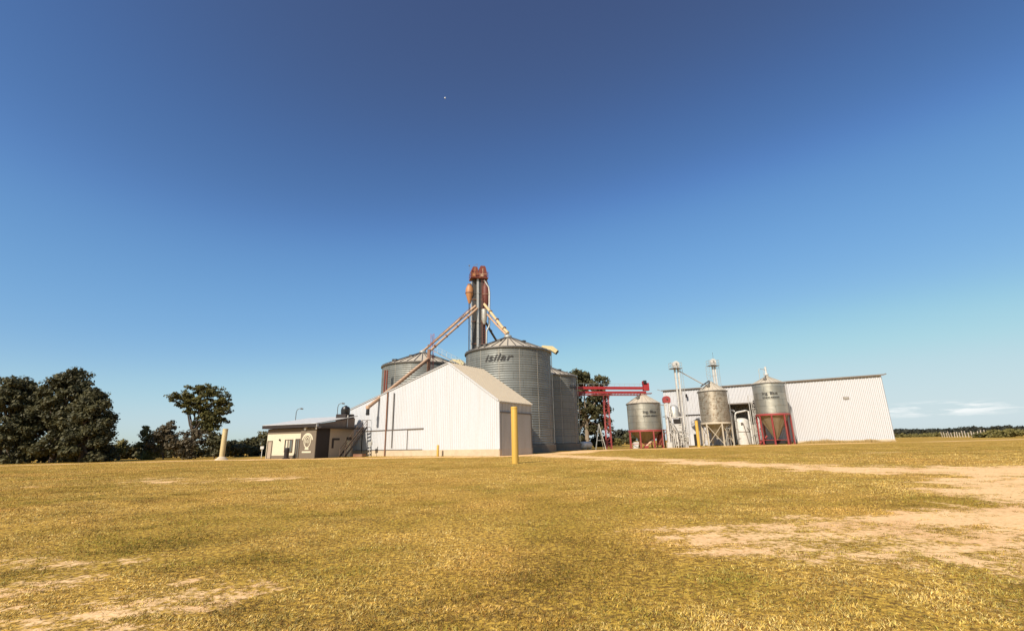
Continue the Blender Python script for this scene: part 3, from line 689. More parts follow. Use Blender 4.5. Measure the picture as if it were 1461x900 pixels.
# door at the left end, window, entrance
def opening(fn, s0, s1, z0, z1, name, mtf, mtp, mull=0, depth=.05):
    mb = MB(); d_ = fn(1, 0) - fn(0, 0); n_ = fn(0, 0, 1) - fn(0, 0, 0); t_ = .07
    for (a, b_, c, d) in ((s0, s0 + t_, z0, z1), (s1 - t_, s1, z0, z1), (s0 + t_, s1 - t_, z1 - t_, z1), (s0 + t_, s1 - t_, z0, z0 + t_)):
        mb.obox(fn((a + b_) / 2, (c + d) / 2, depth), d_ * ((b_ - a) / 2), n_ * .05, up * ((d - c) / 2))
    for i in range(mull):
        s = s0 + (s1 - s0) * (i + 1) / (mull + 1); mb.obox(fn(s, (z0 + z1) / 2, depth), d_ * .035, n_ * .045, up * ((z1 - z0) / 2 - t_ - .002))
    o = mb.build(name, mtf, off)
    mb = MB(); mb.obox(fn((s0 + s1) / 2, (z0 + z1) / 2, .02), d_ * ((s1 - s0) / 2 - t_), n_ * .012, up * ((z1 - z0) / 2 - t_)); mb.build('pane', mtp, o); return o
opening(o1, LF - 1.0, LF - .18, .0, 2.2, 'door', M['plaster_grey'], M['plaster_side'])
opening(o1, 3.75, 5.05, .75, 2.3, 'window', M['brown_mid'], M['glass'], 1)
opening(o1, 2.6, 3.3, .02, 2.35, 'entrance_door', M['brown_mid'], M['glass'], 1)
wallbox(o1, 4.25, 4.5, .85, 2.2, .035, .06, M['plaster'], 'curtain'); wallbox(o1, 4.62, 4.85, .85, 2.2, .035, .06, M['plaster'], 'curtain')
mb = MB(); mb.lathe(o1(5.95, 2.28, .1), [(.01, .12), (.1, .08), (.1, -.08), (.01, -.12)], 10); mb.build('wall_lamp', M['brown'], off)
mb = MB(); mb.box(o1(1.65, 3.55, .2), .3, .25, .3, math.atan2(d1.y, d1.x)); mb.build('flood_light', M['whitep'], off)
# emblem: an arch over rings with a small figure and a bar
mb = MB(); ec = o1(1.28, 2.02, .125)
def ring(rx, rz, w, a0=0, a1=2*PI, n=40, dz=0):
    for i in range(n):
        rx_, rz_ = rx * .86, rz * .9; t0 = a0 + (a1 - a0) * i / n; t1 = a0 + (a1 - a0) * (i + 1) / n
        pts = [ec + d1 * (math.cos(t) * (rx_ + k)) + up * (math.sin(t) * (rz_ + k) + dz) for t, k in ((t0, 0), (t1, 0), (t1, w), (t0, w))]
        mb.prism(pts, n1, .03)
ring(.80, .82, .20, .12, PI - .12, dz=.05); ring(.52, .74, .12); ring(.27, .42, .09, -.5, PI + .5, dz=.05)
for q in (((-.2, -.35), (-.02, .2)), ((.2, -.35), (.02, .2)), ((-.12, -.12), (.12, -.12))):
    mb.beam(ec + d1 * q[0][0] + up * q[0][1] + n1 * .015, ec + d1 * q[1][0] + up * q[1][1] + n1 * .015, .06, .06)
mb.prism([ec + d1 * x + up * z for x, z in ((-.32, -1.0), (.32, -1.0), (.25, -.72), (-.25, -.72))], n1, .03)
mb.obox(ec + up * -1.27 + n1 * .015, d1 * .72, up * .10, n1 * .015)
mb.build('emblem', M['plaster'], ew)
# dark panel and side wall
wallbox(o2, .0, 2.15, zb, zf - .02, .0, .06, M['maroon'], 'dark_entry_panel')
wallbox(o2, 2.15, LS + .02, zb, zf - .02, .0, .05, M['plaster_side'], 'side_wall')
mb = MB(); mb.obox(o2(2.75, 1.75, .07), d2 * .16, n2 * .03, up * .62); mb.obox(o2(3.4, 2.24, .07), d2 * .5, n2 * .03, up * .13); mb.build('side_window', M['brown'], off)
wallbox(o2, 5.35, 6.1, 0, 2.1, .05, .09, M['plaster'], 'side_door'); wallbox(o2, 5.25, 6.15, 2.1, 2.5, .05, .16, M['brown'], 'door_hood')
# roof slab: mono pitch rising to the back
mb = MB(); k = .55
f0 = o1(-.35, zf + .42, k); f1 = o1(LF + .45, zf + .42, k); bk = d2 * (LS + k + .3) + up * (zr - zf + .1)
mb.prism([f0, f1, f1 + bk, f0 + bk], (0, 0, 1), .10); mb.build('roof', M['whitep'], off)
mb = MB(); mb.obox((f0 + f1) / 2 + up * -.16, d1 * ((LF + .8) / 2), n1 * .06, up * .2); mb.obox((f0 + f1) / 2 + up * -.33 - n1 * .36, d1 * ((LF + .78) / 2), n1 * .36, up * .03); mb.build('fascia', M['brown'], off)
# triangular gable infill on the right, flat canopy on its own post
tri = [o2(-.45, zf + .02, .04), o2(LS, zf + .02, .04), o2(LS, zr + .28, .04), o2(-.45, zf + .40, .04)]
mb = MB(); mb.prism(tri, n2, .10); mb.build('gable_infill', M['brown_mid'], off)
mb = MB(); mb.obox(o2((LS + .9) / 2 - .2, zf + .02, .55), d2 * ((LS + 1.4) / 2), n2 * .5, up * .11); mb.build('canopy', M['brown'], off)
mb = MB(); mb.beam(o2(LS + .75, 0, .9), o2(LS + .75, zf - .1, .9), .09); mb.build('canopy_post', M['brown'], off)
mb = MB(); mb.obox(o2(-.42, zf + .22, .25), d2 * .16, n2 * .16, up * .18); mb.beam(o2(-.42, zf + .05, .25), o2(-.42, zf - .2, .25), .1); mb.build('gutter_box', M['whitep'], off)
mb = MB(); mb.tube([o2(5.0, zf + .1, .2), o2(5.0, zf + 1.7, .2)], .06, 8); mb.build('vent_pipe', M['whitep'], off)
# stairs
st = thing('metal_staircase', o2(2.6, 0, 1.6), 'dark open metal staircase climbing the right side of the office to the canopy', 'staircase')
a0, a1 = o2(2.7, .05, 1.35), o2(6.6, zf + .12, 1.35)
mb = MB()
for o in (0, .8): mb.beam(a0 + n2 * o, a1 + n2 * o, .07, .24)
mb.each('stringer', M['brown'], st)
mb = MB()
for i in range(15): p = a0.lerp(a1, (i + .5) / 15); mb.obox(p + n2 * .4, d2 * .13, n2 * .38, up * .02)
mb.each('tread', M['brown'], st)
mb = MB()
for o in (0, .8):
    mb.beam(a0 + n2 * o + up * .95, a1 + n2 * o + up * .95, .05)
    mb.beam(a0 + n2 * o + up * .55, a1 + n2 * o + up * .55, .035)
    for i in range(5): p = a0.lerp(a1, i / 4) + n2 * o; mb.beam(p, p + up * .95, .04)
    mb.beam(a1 + n2 * o, a1 + d2 * .9 + n2 * o, .05); mb.beam(a1 + n2 * o + up * .95, a1 + d2 * .9 + n2 * o + up * .95, .05); mb.beam(a1 + d2 * .9 + n2 * o, a1 + d2 * .9 + n2 * o + up * .95, .05)
mb.build('handrail', M['brown_mid'], st)
# water tank on the roof
wtp = o2(5.55, 0, -.75); wz = zf + .85
wt = thing('water_tank', z_(wtp, wz + .2), 'black round water tank on a dark base on the office roof', 'water tank')
mb = MB(); mb.box(z_(wtp, wz + .55), 1.65, 1.65, .95, math.atan2(d1.y, d1.x)); mb.build('base', M['brown'], wt)
mb = MB(); mb.lathe(z_(wtp, wz + 1.03), [(.01, 0), (.5, 0), (.58, .12), (.60, .3), (.57, .32), (.60, .36), (.60, .62), (.56, .66), (.58, .70), (.48, .95), (.2, 1.06), (.2, 1.14), (.01, 1.15)], 24); mb.build('tank', M['black'], wt, True)
# things by the office
lb = thing('litter_bin', o1(3.45, 0, 1.1), 'dark waist-high block-shaped bin beside the office entrance', 'litter bin')
mb = MB(); bx = o1(3.45, 0, 1.1); bm_b = V((bx.x, bx.y, 0)); mb.lathe(bm_b, [(.42, 0), (.42, .12), (.27, .14), (.30, 1.15), (.24, 1.3), (.01, 1.32)], 12); mb.build('body', M['brown'], lb)
mb = MB(); mb.lathe(bm_b, [(.305, .85), (.32, .85), (.32, .93), (.305, .93)], 12); mb.build('rim', M['black'], lb)
sg = at(373, 68, 650); sgt = thing('sign_post', sg, 'small white board on a thin post left of the office', 'sign')
mb = MB(); mb.beam(sg, sg + up * 1.3, .07); mb.build('post', M['whitep'], sgt); mb = MB(); mb.box(sg + up * 1.38 + V((0, -.06, 0)), .58, .05, .38, -.3); mb.build('board', M['whitep'], sgt)
mbx = at(527, gD(527) - 2.0, 650); t = thing('meter_box', mbx, 'small white meter box on a thin pole in front of the shed track', 'meter box')
mb = MB(); mb.beam(mbx, mbx + up * 1.5, .06); mb.build('pole', M['galv_plain'], t); mb = MB(); mb.box(mbx + up * 1.62, .55, .25, .38, -.38); mb.box(mbx + up * 1.87 + V((.2, 0, 0)), .12, .12, .3, 0); mb.build('box', M['galv_plain'], t)
hb = at(513, 62.0, 650); t = thing('concrete_trough', hb, 'low dark box trough between the office and the shed gable', 'trough')
mb = MB(); mb.box(hb + up * .2, 1.4, .8, .4, -.38); mb.build('basin', M['spout_dk'], t); mb = MB(); mb.box(hb + up * .42, 1.5, .9, .05, -.38); mb.build('lid', M['brown'], t)
# street lamps behind the office
def lamp(px0, px1, py1, D, label):
    b0 = at(px0, D, 640); b0 = V((P(px0, 600, D).x, D, 0)); top = P(px0 + 2.5, py1 + 3, D).z
    t = thing('street_lamp', b0, label, 'street lamp', 'street lamps behind the office')
    a = V((b0.x, D, top)); mb = MB(); mb.tube([b0, V((b0.x, D, top - .5)), V((b0.x + .12, D, top - .05)), V((b0.x + .45, D, top + .14)), V((b0.x + .75, D, top + .14))], .06, 8, .04); mb.build('pole', M['galv_dark'], t, True)
    mb = MB(); mb.tube([V((b0.x + .7, D, top + .14)), V((b0.x + 1.1, D, top + .08))], .13, 10, .1); mb.build('lamp_head', M['galv_dark'], t); return t
lamp(421.5, 429, 581, 80, 'grey street lamp over the middle of the office roof'); lamp(480.5, 487, 573.5, 80, 'grey street lamp beside the roof water tank')

# ------------------------------------------------------------------ red conveyor bridge
cz = P(870, 556, 85.5).z
c0_, c1_ = V((10.6, 83.2, cz)), V((P(921, 556, 86).x, 86.0, cz))
cv = thing('red_conveyor', V((P(869, 636, 85).x, 85.0, 0)), 'red conveyor bridge running from the smaller bin to the first hopper silo', 'conveyor')
mb = MB(); mb.beam(c0_ + up * .22, c1_ + up * .22, .5, .48); mb.build('upper_casing', M['red'], cv)
mb = MB(); mb.beam(c0_ + up * -.55, c1_ + up * -.5, .42, .32); mb.build('lower_casing', M['red'], cv)
mb = MB(); n = 22
for o in (-.45, .45):
    w_ = V((0, o, 0)); mb.beam(c0_ + w_ + up * -1.05, c1_ + w_ + up * -1.05, .08); mb.beam(c0_ + w_ + up * -.75, c1_ + w_ + up * -.75, .06)
    for i in range(n): mb.beam(c0_.lerp(c1_, i / n) + w_ + up * -1.05, c0_.lerp(c1_, (i + .5) / n) + w_ + up * -.7, .05); mb.beam(c0_.lerp(c1_, (i + .5) / n) + w_ + up * -.7, c0_.lerp(c1_, (i + 1) / n) + w_ + up * -1.05, .05)
mb.build('truss', M['redleg'], cv)
mb = MB(); mb.beam(c0_ + up * 1.05 + V((0, .5, 0)), c1_ + up * 1.05 + V((0, .5, 0)), .04)
for i in range(15): p = c0_.lerp(c1_, i / 14) + V((0, .5, 0)); mb.beam(p + up * .3, p + up * 1.05, .035)
mb.build('handrail', M['galv_plain'], cv)
mb = MB(); mb.box(c1_ + V((.1, 0, .45)), 1.0, .9, 1.35); mb.box(c1_ + V((-.15, -.1, 1.2)), .7, .7, .55); hd = mb.build('drive_head', M['red'], cv)
mb = MB(); mb.box(c1_ + V((-.15, -.55, 1.3)), .55, .35, .5); mb.build('motor', M['black'], hd)
mb = MB(); mb.box(c1_ + V((.35, 0, -.75)), 1.3, .9, .12); mb.build('head_platform', M['rust'], cv)
tb = V((P(869, 636, 85).x, 85.0, 0)); mb = MB(); ht = cz - 1.05
for dx, dy in ((-.42, -.42), (.42, -.42), (.42, .42), (-.42, .42)): mb.beam(tb + V((dx, dy, 0)), tb + V((dx, dy, ht)), .11)
for i in range(8):
    z0_, z1_ = ht * i / 8, ht * (i + 1) / 8; s = 1 if i % 2 else -1
    for k_ in (-.42, .42): mb.beam(tb + V((-.42 * s, k_, z0_)), tb + V((.42 * s, k_, z1_)), .055); mb.beam(tb + V((k_, -.42 * s, z0_)), tb + V((k_, .42 * s, z1_)), .055); mb.beam(tb + V((-.42, k_, z1_)), tb + V((.42, k_, z1_)), .05)
mb.build('lattice_leg', M['redleg'], cv)
mb = MB(); mb.lathe(tb + V((.15, -.2, 0)), [(.02, .5), (.55, .5), (.6, 2.0), (.3, 2.3)], 14)
# A frame, white gas tank
af = at(856.5, 82); t = thing('a_frame', af, 'grey steel A-frame stand left of the red lattice leg', 'stand')
mb = MB(); hA = P(858, 604, 82).z
for dx in (-.85, .85): mb.beam(af + V((dx, -.4, 0)), af + V((0, 0, hA)), .10); mb.beam(af + V((dx * .8, .9, 0)), af + V((0, 0, hA)), .08)
mb.each('leg', M['galv_plain'], t)
mb = MB(); mb.beam(af + V((-.55, -.2, hA * .35)), af + V((.55, -.2, hA * .35)), .07); mb.build('cross_bar', M['galv_plain'], t)
gt = at(836, 82.2); t = thing('gas_tank', gt, 'white horizontal gas tank lying behind the smaller bin', 'tank')
mb = MB(); y_ = V((.62, .78, 0)).normalized(); ctr = gt + up * .75; pts = [ctr + y_ * k_ for k_ in (-1.5, -1.42, -1.2, 1.2, 1.42, 1.5)]; rr = [.15, .45, .6, .6, .45, .15]
for i in range(5): mb.tube([pts[i], pts[i + 1]], rr[i], 18, rr[i + 1], cap=(i in (0, 4)))
mb.build('shell', M['whitep'], t, True); mb = MB()
for k_ in (-.8, .8): mb.obox(gt + y_ * k_ + up * .12, y_ * .12, V((-y_.y, y_.x, 0)) * .5, up * .14)
mb.each('saddle', M['concrete'], t)

# ------------------------------------------------------------------ hopper silos
def hopper_silo(c, R, z0, z1, za, zt, legmat, coneMat, tankMat, label, nl=8, text=None, text_px=None, D=80, xb=False, groundz=0, phase=.2):
    t = thing('hopper_silo', (c[0], c[1], groundz), label, 'silo', 'hopper-bottom silos by the warehouse')
    cc = V((c[0], c[1], 0)); prof = []; n = max(1, int((z1 - z0) / .2))
    for i in range(n):
        for u_, o in ((0, 0), (.35, .02), (.65, .02)): prof.append((R + o, z0 + (z1 - z0) * (i + u_) / n))
    prof.append((R, z1)); mb = MB(); mb.lathe(cc, prof, 64, uv=True); mb.build('tank_wall', tankMat, t, True)
    mb = MB(); mb.lathe(cc, [(R - .02, z1 - .08), (R + .12, z1 - .06), (R + .12, z1 + .04), (.4, za - .2), (.4, za), (.2, za + .05), (.01, za + .06)], 40)
    for k_ in range(20):
        a = 2 * PI * k_ / 20; d = V((math.cos(a), math.sin(a), 0)); k0 = len(mb.f); mb.beam(cc + d * (R + .1) + up * (z1 + .06), cc + d * .42 + up * (za - .18), .06, .10); mb.mi |= set(range(k0, len(mb.f)))
    mb.build('roof', M['galv_roof'], t, seam=M['galv_old'])
    mb = MB(); mb.lathe(cc, [(R + .13, z1 - .1), (R + .15, z1 - .1), (R + .15, z1 + .03), (R + .12, z1 + .04)], 40); mb.build('eave_ring', M['galv_dark'], t)  # silo eave lip, dark in colour for the same shadow line
    mb = MB(); mb.lathe(cc, [(R * .98, z0), (.28, zt), (.25, zt - .3), (.01, zt - .3)], 40)
    for k_ in range(16):
        a = 2 * PI * k_ / 16; d = V((math.cos(a), math.sin(a), 0)); mb.beam(cc + d * (R * .99) + up * z0, cc + d * .29 + up * zt, .04, .07)
    mb.build('cone', coneMat, t)
    mb = MB(); mb.lathe(cc, [(R + .03, z0 - .18), (R + .12, z0 - .18), (R + .12, z0 + .14), (R + .03, z0 + .14)], 48); mb.build('ring_beam', legmat, t)
    for k_ in range(nl):
        a = 2 * PI * k_ / nl + phase; d = V((math.cos(a), math.sin(a), 0)); mb = MB(); f = cc + d * (R + .06); mb.beam(f + up * groundz, f + up * (z0 - .1), .2, .2); mb.box(f + up * (groundz + .04), .4, .4, .08, a); mb.build('leg', legmat, t)
    mb = MB()
    for k_ in range(nl):
        a, b2 = 2 * PI * k_ / nl + phase, 2 * PI * (k_ + 1) / nl + phase; p, q = [cc + V((math.cos(x), math.sin(x), 0)) * (R + .06) for x in (a, b2)]
        if xb: mb.beam(p + up * (groundz + .3), q + up * (z0 - .3), .07); mb.beam(q + up * (groundz + .3), p + up * (z0 - .3), .07)
        else: mb.beam(p + up * (groundz + .75), q + up * (groundz + .75), .08)
    mb.build('bracing', legmat, t)
    mb = MB(); a = -PI * .18; d = V((math.cos(a), math.sin(a), 0)); ladder(mb, cc + d * (R + .2) + up * (groundz + .3), cc + d * (R + .2) + up * (z1 + .1), V((-d.y, d.x, 0)), .4, .35, .05); mb.build('ladder', M['galv_plain'], t)
    mb = MB(); a = -PI * .72; d = V((math.cos(a), math.sin(a), 0)); p = cc + d * R * .62 + up * (z1 + (za - z1) * .42 + .15); mb.box(p, .5, .5, .3, a); mb.beam(p, cc + d * .45 + up * (za + .12), .1, .14); mb.build('roof_hatch', M['galv_dark'], t)
    if text:
        th = ang(c, text_px, 590, D - R, R)
        letter_on_cyl(t, c, R, th, z0 + (z1 - z0) * .62, 'Ing. Blua', .70, bold=.012, xs=1.0); letter_on_cyl(t, c, R, th, z0 + (z1 - z0) * .62 - .62, '03404-480000', .42, bold=.008, xs=1.05)
    return t
s1c = at(919.5, 86); S1 = (s1c.x, 86.0)
g1 = terr(*S1)
hopper_silo((P(919.5, 600, 86).x, 86), 2.88, P(920, 614, 83.5).z, P(920, 574.5, 83.5).z, P(919.5, 561, 86).z, g1 + .55, M['redleg'], M['cone'], M['galv_silo'], 'wide hopper silo on red legs below the end of the red conveyor', 8, True, 917.5, 86, groundz=g1)
s2x = P(1018.5, 580, 88).x
hopper_silo((s2x, 88), 2.5, P(1020, 603, 86).z, P(1020, 557, 86).z, P(1014, 545, 88).z, 1.6, M['tanleg'], M['galv_old'], M['galv_rust'], 'rusty hopper silo on tan cross-braced legs between the two red-legged ones', 6, xb=True, groundz=terr(s2x, 88), phase=.5)
s3x = P(1099, 570, 83.5).x; g3 = terr(s3x, 83.5)
hopper_silo((s3x, 83.5), 2.55, P(1102, 590.5, 81).z, P(1096, 545.5, 81).z, P(1095, 536.5, 83.5).z, g3 + 1.0, M['redleg'], M['cone'], M['galv_silo'], 'tall hopper silo on red legs in front of the long warehouse wall', 8, True, 1096.5, 83.5, groundz=g3)
# vent stack and frame on top of the third silo
t = thing('silo_vent_stack', (s3x, 83.5, P(1093.5, 536, 83.5).z), 'white vent stack with a pipe frame on the top of the tall red-legged silo', 'vent stack')
c_ = V((s3x, 83.5, P(1093.5, 536, 83.5).z)); mb = MB(); mb.tube([c_, c_ + up * 1.6], .17, 10); mb.lathe(c_ + up * .1, [(.35, 0), (.35, .25), (.17, .3)], 12); mb.build('stack', M['whitep'], t, True)
mb = MB(); mb.tube([c_ + V((-1.55, -.6, -1.0)), c_ + V((-1.55, -.6, 1.0)), c_ + V((-1.35, -.6, 1.15)), c_ + V((-.1, -.05, 1.15))], .05, 8); mb.tube([c_ + V((-.6, -.3, -.3)), c_ + V((-.6, -.3, 1.1))], .04, 8); mb.build('pipe_frame', M['galv_plain'], t)

# ------------------------------------------------------------------ warehouse
W0, W1 = V((30.9, 98, 0)), V((61.75, 79.1, 0)); wd = (W1 - W0).normalized(); wn = V((wd.y, -wd.x, 0)); wn = wn if wn.y < 0 else -wn
WZ = 11.15
def wat(px, py=600):
    k_ = P(px, py, 90); k_ = k_.x / k_.y; den = wd.x - k_ * wd.y; return (k_ * W0.y - W0.x) / den
WLn = (W1 - W0).length
wh = thing('warehouse', W0.lerp(W1, .5) + wn * -9 + up * .15, 'long white ribbed warehouse with an open machinery bay', 'warehouse')
w = lambda s, z, o=0: W0 + wd * s + wn * o + up * z
sA, sB = wat(1034), wat(1080); zO = P(1056, 574, 88).z
mb = MB()
mb.ribs(w(0, .2), w(sA, .2), w(sA, WZ), w(0, WZ), .5, .05); mb.ribs(w(sA, zO), w(sB, zO), w(sB, WZ), w(sA, WZ), .5, .05); mb.ribs(w(sB, .55), w(WLn, .55), w(WLn, WZ), w(sB, WZ), .5, .05)
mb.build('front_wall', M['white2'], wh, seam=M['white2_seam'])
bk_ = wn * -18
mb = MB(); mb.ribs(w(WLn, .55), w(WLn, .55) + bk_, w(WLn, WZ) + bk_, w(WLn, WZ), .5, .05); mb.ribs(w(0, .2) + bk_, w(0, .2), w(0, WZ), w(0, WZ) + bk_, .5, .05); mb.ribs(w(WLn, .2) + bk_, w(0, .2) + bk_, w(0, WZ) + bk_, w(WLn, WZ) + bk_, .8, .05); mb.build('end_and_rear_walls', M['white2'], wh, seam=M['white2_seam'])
mb = MB(); mb.ribs(w(-.3, WZ + .05, .35), w(WLn + .35, WZ + .05, .35), w(WLn + .35, WZ + .55, -9), w(-.3, WZ + .55, -9), .6, .05); mb.ribs(w(WLn + .35, WZ + .05, -18.3), w(-.3, WZ + .05, -18.3), w(-.3, WZ + .55, -9), w(WLn + .35, WZ + .55, -9), .6, .05)
for s in (0, WLn): mb.face([w(s, WZ), w(s, WZ, -18), w(s, WZ + .5, -9)])
mb.build('roof', M['roof_tan'], wh)
mb = MB(); mb.beam(w(-.3, WZ + .0, .28), w(WLn + .35, WZ + .0, .28), .2, .2); gt_ = mb.build('gutter', M['track'], wh)
mb = MB(); mb.beam(w(WLn + .3, WZ, .2), w(WLn + .75, WZ + .12, .3), .1, .16); mb.beam(w(-.3, WZ, .2), w(-1.1, WZ + .3, .3), .06, .1); mb.build('gutter_end', M['track'], gt_)
mb = MB(); mb.beam(w(sB, .3, .02), w(WLn, .4, .02), .25, .7); mb.build('plinth', M['concrete'], wh)
# recess behind the opening
mb = MB(); dp = 4.5
mb.ribs(w(sA, .1, -dp), w(sB, .1, -dp), w(sB, zO + .2, -dp), w(sA, zO + .2, -dp), .5, .05); mb.build('bay_back_wall', M['galv_old'], wh, seam=M['galv_dark'])
mb = MB(); mb.face([w(sA, .1), w(sA, .1, -dp), w(sA, zO, -dp), w(sA, zO)]); mb.face([w(sB, .1), w(sB, zO), w(sB, zO, -dp), w(sB, .1, -dp)]); mb.face([w(sA, zO), w(sA, zO, -dp), w(sB, zO, -dp), w(sB, zO)]); mb.build('bay_lining', M['galv_old'], wh)
mb = MB(); mb.beam(w(sA, zO, .08), w(sB, zO, .08), .12, .22); mb.build('bay_lintel', M['track'], wh)
sv0 = wat(1207, 567); zv = P(1207, 568, 82.5).z; mb = MB(); mb.obox(w(sv0, zv, .09), wd * .42, wn * .05, up * .22); vt = mb.build('wall_vent', M['brown_mid'], wh)
mb = MB()
for k_ in range(3): mb.obox(w(sv0, zv - .13 + .13 * k_, .15), wd * .36, wn * .02, up * .03)
mb.each('louvre', M['galv_plain'], vt)
s0, s1 = wat(979), wat(1000); zl = P(990, 591.5, 94.5).z; mb = MB(); mb.beam(w(s0, zl, .08), w(s1, zl, .08), .14, .2); mb.build('track_rail', M['brown'], wh)
s0, s1, sm = wat(981.5), wat(993.5), wat(987.5); zd = P(988, 619, 94.5).z
mb = MB(); mb.obox(w((sm + s1) / 2, (zd + .2) / 2, .06), wd * ((s1 - sm) / 2), wn * .03, up * ((zd - .2) / 2)); mb.build('doorway', M['void'], wh)
mb = MB(); mb.ribs(w(s0, .2, .08), w(sm, .2, .08), w(sm, zd, .08), w(s0, zd, .08), .3, .03); mb.build('door', M['white2'], wh)
for px in (972.5, 976.5):
    s = wat(px); mb = MB(); mb.beam(w(s, .3, .14), w(s, P(px - 4, 557, 95).z, .14), .13); mb.build('downpipe', M['track'], wh)
mb = MB(); s = wat(984.5); zz = P(984.5, 563, 95).z; mb.beam(w(s, zz, .1), w(s, zz, .7), .06); mb.box(w(s, zz - .2, .7), .25, .3, .7, 0); mb.build('flood_lamp', M['brown'], wh)

# ------------------------------------------------------------------ slim white elevators and machines
def slim_elevator(px_base, D, py_top, name_label, headmat, rails=True, gap=.58, tw_=.25, xoff=0):
    b0 = at(px_base, D); zt = P(px_base - 12, py_top, D).z
    t = thing('slim_bucket_elevator', b0, name_label, 'bucket elevator', 'slim bucket elevators by the warehouse')
    for sx in (-1, 1):
        mb = MB(); mb.box(b0 + V((sx * gap / 2, 0, (zt - b0.z) / 2 - .4)), tw_, .3, zt - b0.z - .8)
        for k_ in range(1, 7): mb.box(b0 + V((sx * gap / 2, 0, (zt - b0.z - .8) * k_ / 7)), tw_ + .07, .37, .07)
        mb.build('trunk', M['whitep'], t)
    mb = MB(); pr = [(-gap/2 - .25, -.9), (gap/2 + .25, -.9), (gap/2 + .3, -.3)] + [((gap/2 + .3) * math.cos(a), -.3 + .55 * math.sin(a)) for a in [PI * k_ / 8 for k_ in range(1, 8)]] + [(-gap/2 - .3, -.3)]
    c_ = b0 + V((0, -.28, zt - b0.z)); mb.prism([c_ + V((x, 0, z)) for x, z in pr], (0, 1, 0), .56); hd = mb.build('head', headmat, t)
    mb = MB(); mb.lathe(c_ + V((.02, -.02, -.3)), [(.01, 0), (.18, 0)], 10); mb.tube([c_ + V((0, -.12, -.3)), c_ + V((0, .7, -.3))], .12, 12); mb.build('pulley_shaft', M['track'], hd)
    mb = MB(); mb.box(b0 + V((0, 0, .45)), gap + .6, .6, .9); mb.build('boot', M['whitep'], t)
    if rails:
        mb = MB(); pz_ = zt - 1.15; mb.box(b0 + V((-.15, -.1, pz_ - b0.z)), 2.0, 1.4, .08); pl = mb.build('platform', M['track'], t)
        mb = MB()
        for zz in (.5, 1.0):
            for a_, q in (((-1.1, -.78), (.8, -.78)), ((-1.1, .58), (.8, .58)), ((-1.1, -.78), (-1.1, .58)), ((.8, -.78), (.8, .58))): mb.beam(z_(b0 + V((*a_, 0)), pz_ + zz), z_(b0 + V((*q, 0)), pz_ + zz), .045)
        for a_ in ((-1.1, -.78), (-.15, -.78), (.8, -.78), (-1.1, .58), (.8, .58)): mb.beam(z_(b0 + V((*a_, 0)), pz_), z_(b0 + V((*a_, 0)), pz_ + 1), .045)
        mb.build('guard_rail', M['galv_plain'], pl)
        mb = MB(); ladder(mb, b0 + V((gap / 2 + .55, -.1, .2)), b0 + V((gap / 2 + .55, -.1, pz_ - b0.z)), V((1, 0, 0)), .4, .35, .05)
        mb.build('ladder', M['galv_plain'], t)
    return t, b0, zt
e1, eb, ez = slim_elevator(977, 84.5, 517, 'slim white bucket elevator with platform left of the rusty silo', M['whitep'])
e2, eb2, ez2 = slim_elevator(1033, 91.0, 513.5, 'slim white bucket elevator with antenna rising behind the rusty silo', M['whitep'], gap=.45)
mb = MB(); q = eb2 + V((.15, 0, ez2 - eb2.z)); mb.tube([q, q + up * 1.5], .025, 6); mb.build('antenna', M['galv_dark'], e2)
mb = MB(); q2 = eb2 + V((-1.3, -.3, 0))
for dx in (-.35, .35): mb.beam(z_(q2, 9.5) + V((dx, 0, 0)), z_(q2, ez2 - 1.2) + V((dx, 0, 0)), .05)
for k_ in range(9): zz = 9.7 + k_ * .6; mb.beam(z_(q2, zz) + V((-.35, 0, 0)), z_(q2, zz) + V((.35, 0, 0)), .04); mb.beam(z_(q2, zz) + V((-.35, 0, 0)), z_(q2, zz + .6) + V((.35, 0, 0)), .03)
for zz in (11.0, 13.0): mb.beam(z_(q2, zz), z_(eb2, zz), .05)
mb.build('side_frame', M['galv_plain'], e2)
e3, eb3, ez3 = slim_elevator(957.5, 83.0, 567, 'short white bucket elevator with a red rounded head beside the wide silo', M['redleg'], rails=False, gap=.72, tw_=.24)
t = thing('grain_spout', V((s2x, 88, P(1014, 545, 88).z)), 'thin white spout from the slim elevator head down to the rusty silo', 'grain spout')
mb = MB(); mb.tube([P(968.5, 529, 84.5), P(1002, 547.5, 86.8), P(1010, 549, 87.6)], .10, 8); mb.build('pipe', M['whitep'], t); mb = MB(); mb.beam(P(1000, 551, 86.5), P(1012, 543, 87.8), .14, .2); mb.build('end_box', M['galv_dark'], t)
t = thing('grain_spout', P(941, 566, 85), 'thin grey spout from the red rounded head back to the wide silo roof', 'grain spout'); mb = MB(); mb.tube([P(950, 578, 83.4), P(940, 577, 84.6), P(932, 572, 85.6)], .1, 8); mb.build('pipe', M['galv_plain'], t)
